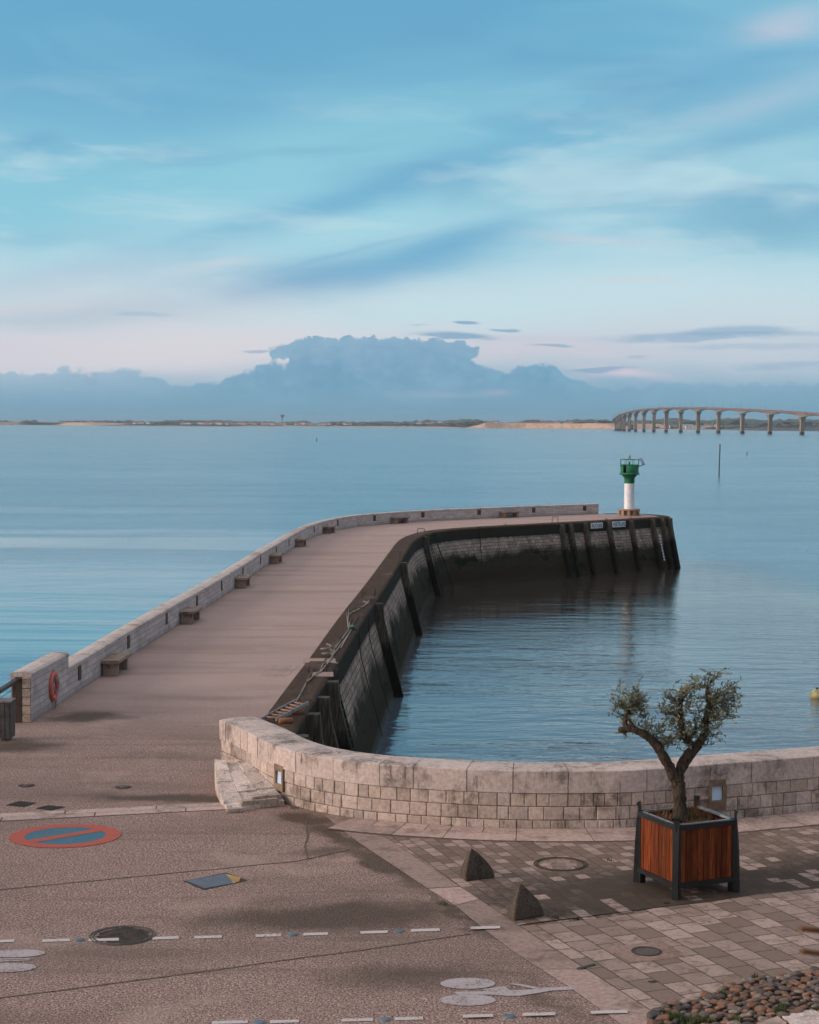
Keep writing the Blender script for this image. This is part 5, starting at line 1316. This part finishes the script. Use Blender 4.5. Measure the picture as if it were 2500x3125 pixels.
# houses
M_hw = simple('house_white', lin((210, 200, 192)), .8, var=.06, scale=.2); M_hr = simple('house_roof', lin((150, 108, 92)), .9, scale=.3)
hp = thing('far_house', (0, 0, 0), 'small pale house with a low pitched roof on the far shore', 'house', 'small pale houses on the far shore')
m = MB(); m.box((0, 0, 1.6), (10, 8, 3.2)); m.build('wall', M_hw, hp)
m = MB(); v = [(-5.3, -4.3, 3.2), (5.3, -4.3, 3.2), (5.3, 4.3, 3.2), (-5.3, 4.3, 3.2), (-5.3, 0, 5.4), (5.3, 0, 5.4)]
m.face([v[0], v[1], v[5], v[4]]); m.face([v[3], v[2], v[5], v[4]][::-1]); m.face([v[0], v[4], v[3]]); m.face([v[1], v[2], v[5]]); m.build('roof', M_hr, hp)
rnd = random.Random(77); spots = []
for (u0, u1, n, i0, i1) in ((170, 215, 3, 70, 110), (330, 420, 8, 60, 110), (520, 560, 4, 50, 90), (600, 640, 7, 50, 100), (660, 740, 12, 50, 120), (780, 900, 16, 50, 120), (905, 1000, 11, 60, 110), (1020, 1060, 3, 60, 90), (1180, 1255, 22, 200, 330), (1315, 1345, 5, 260, 330), (1365, 1425, 20, 200, 330), (2120, 2200, 6, 60, 150)):
    for _ in range(n): spots.append((rnd.uniform(u0, u1), rnd.uniform(i0, i1)))
for i, (u, inl) in enumerate(spots):
    s = ubd[int((u+400)/5)]; c = SP.at(s); nr = SP.nor(s)*-1; q = hp if i == 0 else dup(hp, (0, 0, 0))
    q.location = (c.x+nr.x*inl*.8, c.y+nr.y*inl*.8, -.6+inl*.022); q.rotation_euler = (0, 0, rnd.uniform(-.6, .6)); k = rnd.uniform(.8, 1.3); q.scale = (k*rnd.uniform(.9, 1.5), k, k*rnd.uniform(.85, 1.05))
def bld(u, inl, w, d, h, c, lab, nm='far_shed', cat='building', roof=None, zb=-1.2, win=True):
    s = ubd[int((u+400)/5)]; p = SP.at(s); nr = SP.nor(s)*-1; x, y = p.x+nr.x*inl, p.y+nr.y*inl; t = thing(nm, (x, y, zb), lab, cat)
    mt_ = simple('wall_'+str(u), lin(c), .8, var=.1, scale=.1); m = MB(); m.box((x, y, zb+h/2), (w, d, h), bev=.15); m.build('wall', mt_, t)
    m = MB(); m.box((x, y, zb+h+.15), (w+.8, d+.8, .3)); m.build('roof', simple('roof_'+str(u), lin(roof or tuple(v*.75 for v in c)), .8, scale=.1), t)
    if win:
        m = MB(); k = int(w/6)
        for q in range(k): m.box((x-w/2+w*(q+.5)/k, y-d/2-.03, zb+h*.55), (w/k*.5, .06, h*.28))
        m.build('window_band', M_lamp, t)
bld(2127, 30, 36, 14, 5.5, (206, 206, 206), 'white low building behind the bridge, left of the fifth pier from the right', 'far_white_building', zb=-1.6)
bld(2105, 70, 18, 12, 8, (196, 200, 206), 'tall narrow white building beside the low white one on the far shore', 'far_white_building', zb=-1.4)
bld(1976, 60, 14, 10, 5, (190, 196, 192), 'small pale building seen between the bridge piers at the left', 'far_white_building', zb=-.5)
bld(2228, 180, 18, 14, 9, (130, 116, 118), 'mauve grey shed behind the bridge', zb=-.5)
bld(2240, 150, 22, 14, 6.5, (66, 100, 130), 'blue shed in front of the mauve shed behind the bridge', zb=-.5)
bld(2330, 140, 36, 16, 5.2, (206, 180, 132), 'cream yellow shed beside the third pier from the right', zb=.2)
bld(2368, 120, 30, 12, 3.2, (150, 142, 136), 'low grey shed right of the cream shed', zb=.2)
bld(2410, 150, 34, 16, 3.2, (150, 140, 136), 'long low grey shed between the two nearest piers', zb=.6)
bld(2478, 120, 60, 20, 5.5, (92, 100, 104), 'dark grey industrial hall at the right photo edge', zb=-.4)
bld(2490, 170, 34, 20, 11, (156, 150, 146), 'tall stepped grey plant building at the right photo edge', zb=-.4)
bld(2468, 170, 24, 18, 8.5, (140, 138, 138), 'grey plant building left of the tall stepped one', zb=-.4)
for (u, lab) in ((2369, 'left one of two round white storage tanks behind the bridge'), (2388, 'right one of two round white storage tanks behind the bridge')):
    s = ubd[int((u+400)/5)]; p = SP.at(s); nr = SP.nor(s)*-1; x, y = p.x+nr.x*220, p.y+nr.y*220; m = MB(); m.lathe([(5 if u < 2380 else 3.6, 0), (5 if u < 2380 else 3.6, 8.6), (2, 9.4), (0, 9.5)], (x, y, .5), 24); tag(m.build('storage_tank', M_hw), lab, 'tank', 'white storage tanks')
# water tower and masts
s = ubd[int((515+400)/5)]; p = SP.at(s)-SP.nor(s)*520
t = thing('water_tower', (p.x, p.y, 0), 'pale funnel shaped water tower above the trees on the far left shore', 'water tower')
m = MB(); m.lathe([(1.6, -2), (1.4, 17)], (p.x, p.y, 0), 16); m.build('shaft', concrete, t)
m = MB(); m.lathe([(1.4, 17), (3.4, 20), (6.6, 25), (6.6, 26.2), (0, 26.8)], (p.x, p.y, 0), 24); m.build('tank', concrete, t)
for (u, h, lab) in ((1133, 17, 'thin mast on the far shore near the middle of the photo'), (1718, 22, 'thin mast on the cliff top, the left one of two'), (1733, 30, 'taller lattice mast on the cliff top, the right one of two')):
    s = ubd[int((u+400)/5)]; p = SP.at(s)-SP.nor(s)*300; m = MB(); w = .5 if u < 1730 else 1.5
    if u < 1730: m.tube([(p.x, p.y, 0), (p.x, p.y, h)], [.5, .2], 5)
    else:
        for dx in (-1, 1): m.tube([(p.x+dx*1.6, p.y, 0), (p.x+dx*.5, p.y, h)], .18, 4)
        for k in range(9): m.tube([(p.x-1.6+1.1*k/9, p.y, h*k/9), (p.x+1.6-1.1*(k+1)/9, p.y, h*(k+1)/9)], .14, 4)
    tag(m.build('radio_mast', M_lamp), lab, 'mast', 'thin masts on the far shore')

# ------------------------------------------------------------ haze
m = MB(); m.box((0, 1800, 9.5), (8400, 8200, 38.6)); hz = m.build('haze', bpy.data.materials.new('haze_air')); hz['kind'] = 'stuff'; hz['label'] = 'thin pale sea air'
hm = hz.data.materials[0]; hm.use_nodes = True; nt = hm.node_tree; nt.nodes.remove(nt.nodes['Principled BSDF']); pv = nt.nodes.new('ShaderNodeVolumePrincipled')
pv.inputs['Color'].default_value = (.62, .74, .84, 1); pv.inputs['Density'].default_value = .0001; pv.inputs['Anisotropy'].default_value = .2
nt.links.new(pv.outputs[0], nt.nodes['Material Output'].inputs['Volume'])

# ------------------------------------------------------------ sun and sky
SUN_EL, SUN_AZ = 17, -103       # azimuth measured clockwise from +Y (camera looks along +Y)
sd = bpy.data.lights.new('sun', 'SUN'); sd.energy = 2.6; sd.angle = R(20); sd.color = (1.0, .86, .76)
so = bpy.data.objects.new('sun', sd); COL.objects.link(so)
dv = Vector((math.sin(R(SUN_AZ))*math.cos(R(SUN_EL)), math.cos(R(SUN_AZ))*math.cos(R(SUN_EL)), math.sin(R(SUN_EL))))
so.rotation_euler = dv.to_track_quat('Z', 'Y').to_euler()
w = bpy.data.worlds.new('World'); S.world = w; w.use_nodes = True; nt = w.node_tree; bg = nt.nodes['Background']
STR = .10; bg.inputs['Strength'].default_value = STR
sky = nt.nodes.new('ShaderNodeTexSky'); sky.sky_type = 'NISHITA'; sky.sun_disc = False; sky.sun_elevation = R(SUN_EL); sky.sun_rotation = R(SUN_AZ)
tc = nt.nodes.new('ShaderNodeTexCoord'); X, Y, Z = sep(nt, tc.outputs['Generated'])
az = E(nt, X.s)._m('ARCTAN2', Y)*(180/math.pi); el = Z._m('ARCSINE')*(180/math.pi)
def srgb(c): return lin(c)
def pc2(px, py): return ((px-862)/62.7, (890-py)/62.7)     # measured sky position -> degrees of azimuth / elevation
vec = comb(nt, az, el, 0.0)
wl = noise(nt, vec, .13, 2, .5, mapping=(.55, 1.2, 1), rot=R(-12)); ws = noise(nt, vec, .5, 2, .55, mapping=(.35, 1.6, 1), rot=R(-12))
fine = noise(nt, vec, 1.6, 3, .6, mapping=(.3, 1.5, 1), rot=R(-10))
A = az + (wl-.5)*5 + (ws-.5)*1.6; B = el + (wl-.5)*1.3 + (ws-.5)*.9 + (fine-.5)*.25
ramp = nt.nodes.new('ShaderNodeValToRGB'); ramp.color_ramp.interpolation = 'B_SPLINE'
stops = [(0, (118, 166, 194)), (1.0, (130, 174, 202)), (2.0, (190, 206, 220)), (3.2, (206, 219, 229)), (4.4, (198, 224, 234)), (6, (168, 216, 232)), (8, (142, 202, 224)), (10.5, (116, 183, 213)), (14, (102, 169, 207)), (15.5, (108, 170, 205)), (21, (176, 198, 214)), (38, (226, 220, 224)), (60, (240, 232, 234))]  # stops above the view raised so the unseen sky brightens the ground
els = ramp.color_ramp.elements
while len(els) > 1: els.remove(els[0])
els[0].position = 0; els[0].color = (*srgb(stops[0][1]), 1)
for p, c in stops[1:]: e2 = els.new(p/60); e2.color = (*srgb(c), 1)
lk(nt, (B/60.0).clamp(), ramp.inputs[0]); col = ramp.outputs[0]
GA = [(250,728,460,42,0,(222,223,231),.85,0),(900,655,700,28,3,(200,224,234),.7,0),(1250,190,330,30,10,(150,204,224),.45,0),(1120,105,360,32,9,(122,182,213),.4,0),(1700,170,120,30,8,(150,184,212),.6,0),(1620,330,180,26,10,(128,178,208),.6,0),(1350,440,400,16,10,(190,224,234),.4,0),(250,400,260,30,10,(124,192,217),.5,0),(60,520,200,20,6,(150,190,216),.5,0),(30,470,300,62,8,(138,202,222),.8,0),(640,330,330,72,12,(148,208,226),.85,0),(900,455,480,42,15,(164,216,230),.75,0),(1350,400,450,52,12,(174,220,232),.75,0),(1560,245,230,28,14,(170,200,220),.7,0),(1610,90,85,24,8,(200,202,220),.9,0),
 (1720,60,120,40,10,(150,200,222),.5,0),(350,150,480,125,4,(103,166,205),.6,0),(620,598,330,34,8,(110,170,208),1.0,0),(930,525,210,30,16,(116,178,212),.95,0),(800,405,300,26,17,(114,178,212),.85,0),(1080,330,160,18,12,(120,182,212),.6,0),(1480,325,300,22,13,(120,178,210),.75,0),(1660,470,170,60,5,(132,186,210),.8,0),
 (1500,170,300,36,8,(112,174,210),.6,0),(560,470,240,14,14,(120,184,214),.5,0),(200,585,260,26,8,(160,194,218),.5,0),(230,640,380,45,2,(208,216,226),.7,0),(170,672,190,20,1,(176,200,216),.8,0),(60,650,150,8,0,(210,212,222),.5,0),(400,735,330,48,0,(222,217,225),.95,0),(60,735,200,36,0,(214,212,222),.8,0),(1120,742,240,26,0,(212,208,220),.8,0),(1050,640,400,38,6,(198,226,236),.7,0),
 (1270,508,120,9,-4,(196,208,222),.9,0),(420,573,90,11,8,(198,216,228),.8,0),(1300,600,80,4,-5,(210,216,224),.8,0),(1500,745,300,22,0,(196,206,222),.6,0),(1250,795,90,9,-3,(214,206,222),.9,0),(880,490,110,7,15,(172,212,228),.7,0),(700,545,150,5,15,(132,186,216),.6,0),(1100,720,120,12,0,(202,208,222),.7,0)]
AB = comb(nt, A, B, 0.0)
def blob(v, x, y, a, b2, rot, st):
    mp = nt.nodes.new('ShaderNodeMapping'); mp.vector_type = 'TEXTURE'; nt.links.new(v, mp.inputs[0])
    mp.inputs['Location'].default_value = (x, y, 0); mp.inputs['Rotation'].default_value = (0, 0, R(rot)); mp.inputs['Scale'].default_value = (a, b2, 1)
    dp = nt.nodes.new('ShaderNodeVectorMath'); dp.operation = 'DOT_PRODUCT'; nt.links.new(mp.outputs[0], dp.inputs[0]); nt.links.new(mp.outputs[0], dp.inputs[1])
    pw = nt.nodes.new('ShaderNodeMath'); pw.operation = 'POWER'; pw.inputs[0].default_value = .36788; nt.links.new(dp.outputs['Value'], pw.inputs[1])
    return E(nt, pw.outputs[0])*st
for px, py, a, b2, rot, c, st, _ in GA:
    x, y = pc2(px, py); col = mixc(nt, blob(AB, x, y, a/62.7*1.15, b2/62.7*1.15, rot, st), col, srgb(c))
stk = noise(nt, AB, .33, 4, .6, .3, mapping=(.28, 1.3, 1), rot=R(-14)); stk2 = noise(nt, AB, .3, 3, .6, .5, mapping=(.3, 1.1, 1), rot=R(-11))
stk3 = noise(nt, AB, .2, 3, .55, .4, mapping=(.32, 1.3, 1), rot=R(-10))
col = mixc(nt, stk3.ss(.50, .66, 0, .6)*el.ss(7, 10), col, srgb((132, 194, 218)))
col = mixc(nt, stk3.ss(.48, .36, 0, .5)*el.ss(5, 8), col, srgb((104, 164, 202)))
for px, py, a, b2, rot, c, st, _ in GA:
    if py < 100 and px > 1500: x, y = pc2(px, py); col = mixc(nt, blob(AB, x-.2, y-.25, a/62.7*1.1, b2/62.7*1.1, rot, st*.75), col, srgb(c))
inz = el.ss(2.6, 5)*el.ss(12.5, 7.5)
col = mixc(nt, stk.ss(.48, .66, 0, .6)*inz, col, srgb((196, 224, 234)))
col = mixc(nt, stk2.ss(.54, .70, 0, .45)*inz*az.ss(-6, 2, .5, 1.0), col, srgb((128, 176, 206)))
# generic streaks elsewhere; unseen warm left and dim right added to shape the light
oth = noise(nt, vec, .10, 3, .6, 0, mapping=(.4, 1.0, 1), rot=R(-10))
out = az.absv().ss(13.5, 22).mx(el.ss(14.5, 20))
col = mixc(nt, oth.ss(.42, .62, 0, .5)*out*el.ss(30, 20), col, srgb((186, 204, 216)))
col = mixc(nt, az.ss(-35, -80, 0, .8)*el.ss(50, 15), col, srgb((234, 214, 204)))
col = mixc(nt, az.ss(30, 70, 0, .75)*el.ss(45, 25), col, srgb((112, 140, 166)))
# thin dark streaks
A2 = az + (ws-.5)*1.2; B2 = el + (fine-.5)*.28; AB2 = comb(nt, A2, B2, 0.0)
for px, py, a, b2, rot, st in ((975,680,30,4,-4,.9),(1068,695,34,3.5,-3,.8),(950,707,88,8,-2,.9),(1150,728,48,4,-1,.7),(1260,777,75,6,2,.8),(1480,709,230,10,1,.6),(1530,698,110,11,2,.6),(1650,770,120,9,2,.4),(1600,730,160,7,0,.3),(535,743,40,3,2,.6),(880,688,25,2.5,0,.5),(1340,752,30,4,0,.4),(300,668,60,5,0,.3)):
    x, y = pc2(px, py); col = mixc(nt, (blob(AB2, x, y, a/62.7, b2/62.7, rot, 1.4)*fine.ss(.32, .62, .55, 1.1)).ss(.2, .95, 0, st), col, srgb((134, 172, 204)))
# cumulus bank along the horizon
bil = noise(nt, comb(nt, az, el*1.2, 3.0), 1.5, 5, .62); bil2 = noise(nt, comb(nt, az, el*1.1, 9.0), .55, 2, .5)
fc = nt.nodes.new('ShaderNodeFloatCurve'); cv = fc.mapping.curves[0]
prof = [(-300,790),(0,787),(12,784),(28,798),(45,790),(64,797),(100,792),(160,779),(215,787),(262,780),(300,790),(335,791),(352,803),(375,810),(430,809),(462,808),(480,789),(510,783),(535,779),(548,766),(580,760),(600,770),(612,752),(628,722),(700,719),(850,718),(950,735),(1000,760),(1030,774),(1065,779),(1090,768),(1130,764),(1175,780),(1200,793),(1222,796),(1240,805),(1300,809),(1400,804),(1500,806),(1725,801),(2100,790)]
def X01(px): return (pc2(px, 0)[0]+20)/40
def Y01(py): return pc2(0, py)[1]/4
while len(cv.points) > 2: cv.points.remove(cv.points[1])
cv.points[0].location = (X01(prof[0][0]), Y01(prof[0][1])); cv.points[-1].location = (X01(prof[-1][0]), Y01(prof[-1][1]))
for px, py in prof[1:-1]: cv.points.new(X01(px), Y01(py))
for p in cv.points: p.handle_type = 'AUTO_CLAMPED'
fc.mapping.update()
lk(nt, (az+(bil2-.5)*.2)/40.0+.5, fc.inputs[1]); top = E(nt, fc.outputs[0])*4.0
inb = az.absv().ss(19, 15)
vo = nt.nodes.new('ShaderNodeTexVoronoi'); vo.feature = 'SMOOTH_F1'; vo.inputs['Scale'].default_value = 1.9; vo.inputs['Smoothness'].default_value = .25; nt.links.new(comb(nt, az, el*1.3, 5.0), vo.inputs['Vector'])
puff = (.42-E(nt, vo.outputs['Distance']))
edge2 = top + (bil-.5)*.7 + (bil2-.5)*.12 + puff*.24
mask = (edge2 - el).ss(-.05, .11)
x, y = pc2(787, 742); px_ = (az-x+(bil-.5)*1.6)/3.5; py_ = (el-y+(bil-.5)*.95+(az-x)*.0)/.50
q = (px_*px_)*(px_*px_)+(py_*py_); mask = mask.mx((q-puff*.45).ss(1.06, .82))
mask = mask*(az.absv().ss(60, 17, .6, 1.0))*az.ss(4.5, 9, 1.0, .62)*az.ss(-13, -7, .8, 1.0)
shade = noise(nt, comb(nt, az, el*2.5, 1.0), .4, 2, .55)
ccol = mixc(nt, el.ss(.3, 2.6), srgb((116, 166, 192)), srgb((104, 158, 194)))
ccol = mixc(nt, az.ss(-6.0, -9), ccol, mixc(nt, el.ss(.3, 1.8), srgb((120, 168, 194)), srgb((142, 180, 206))))
ccol = mixc(nt, shade.ss(.5, .7, 0, .3), ccol, srgb((134, 180, 206)))
x, y = pc2(920, 832); ccol = mixc(nt, blob(AB2, x, y, 1.7, .12, 0, .45), ccol, srgb((166, 182, 208)))
x, y = pc2(1040, 826); ccol = mixc(nt, blob(AB2, x, y, .5, .08, 0, .6), ccol, srgb((172, 182, 208)))
dep = edge2 - el
ccol = mixc(nt, puff.ss(-.15, .3, 0, .3)*el.ss(.5, 1.6), ccol, srgb((134, 182, 210)))
ccol = mixc(nt, dep.ss(.24, .02, 0, .25), ccol, srgb((146, 188, 214)))
ccol = mixc(nt, (bil.ss(.42, .66)*el.ss(.4, 1.6)*.22), ccol, srgb((136, 182, 210)))
ccol = mixc(nt, (bil.ss(.5, .34)*el.ss(.4, 1.6)*.3), ccol, srgb((104, 152, 190)))
col = mixc(nt, mask*bil2.ss(.3, .62, .97, .86), col, ccol)
col = mixc(nt, el.ss(1.0, -.2, 0, .7), col, srgb((116, 164, 190)))
sc10 = nt.nodes.new('ShaderNodeVectorMath'); sc10.operation = 'SCALE'; sc10.inputs['Scale'].default_value = 1/STR; lk(nt, col, sc10.inputs[0]); col = sc10.outputs[0]
col = mixc(nt, .93, sky.outputs[0], col)
col = mixc(nt, el.ss(-.3, -1.5), col, tuple(v/STR for v in lin((90, 96, 100))))
w.cycles.sampling_method = 'NONE'
lk(nt, col, bg.inputs['Color'])
# ------------------------------------------------------------ render settings
S.render.engine = 'CYCLES'; S.view_settings.view_transform = 'Standard'; S.view_settings.look = 'None'; S.view_settings.exposure = 0; S.view_settings.gamma = 1
S.render.resolution_x = 819; S.render.resolution_y = 1024
S.cycles.use_denoising = True; S.cycles.use_adaptive_sampling = True; S.cycles.adaptive_threshold = .03; S.cycles.max_bounces = 5; S.cycles.diffuse_bounces = 2; S.cycles.glossy_bounces = 3; S.cycles.volume_bounces = 0
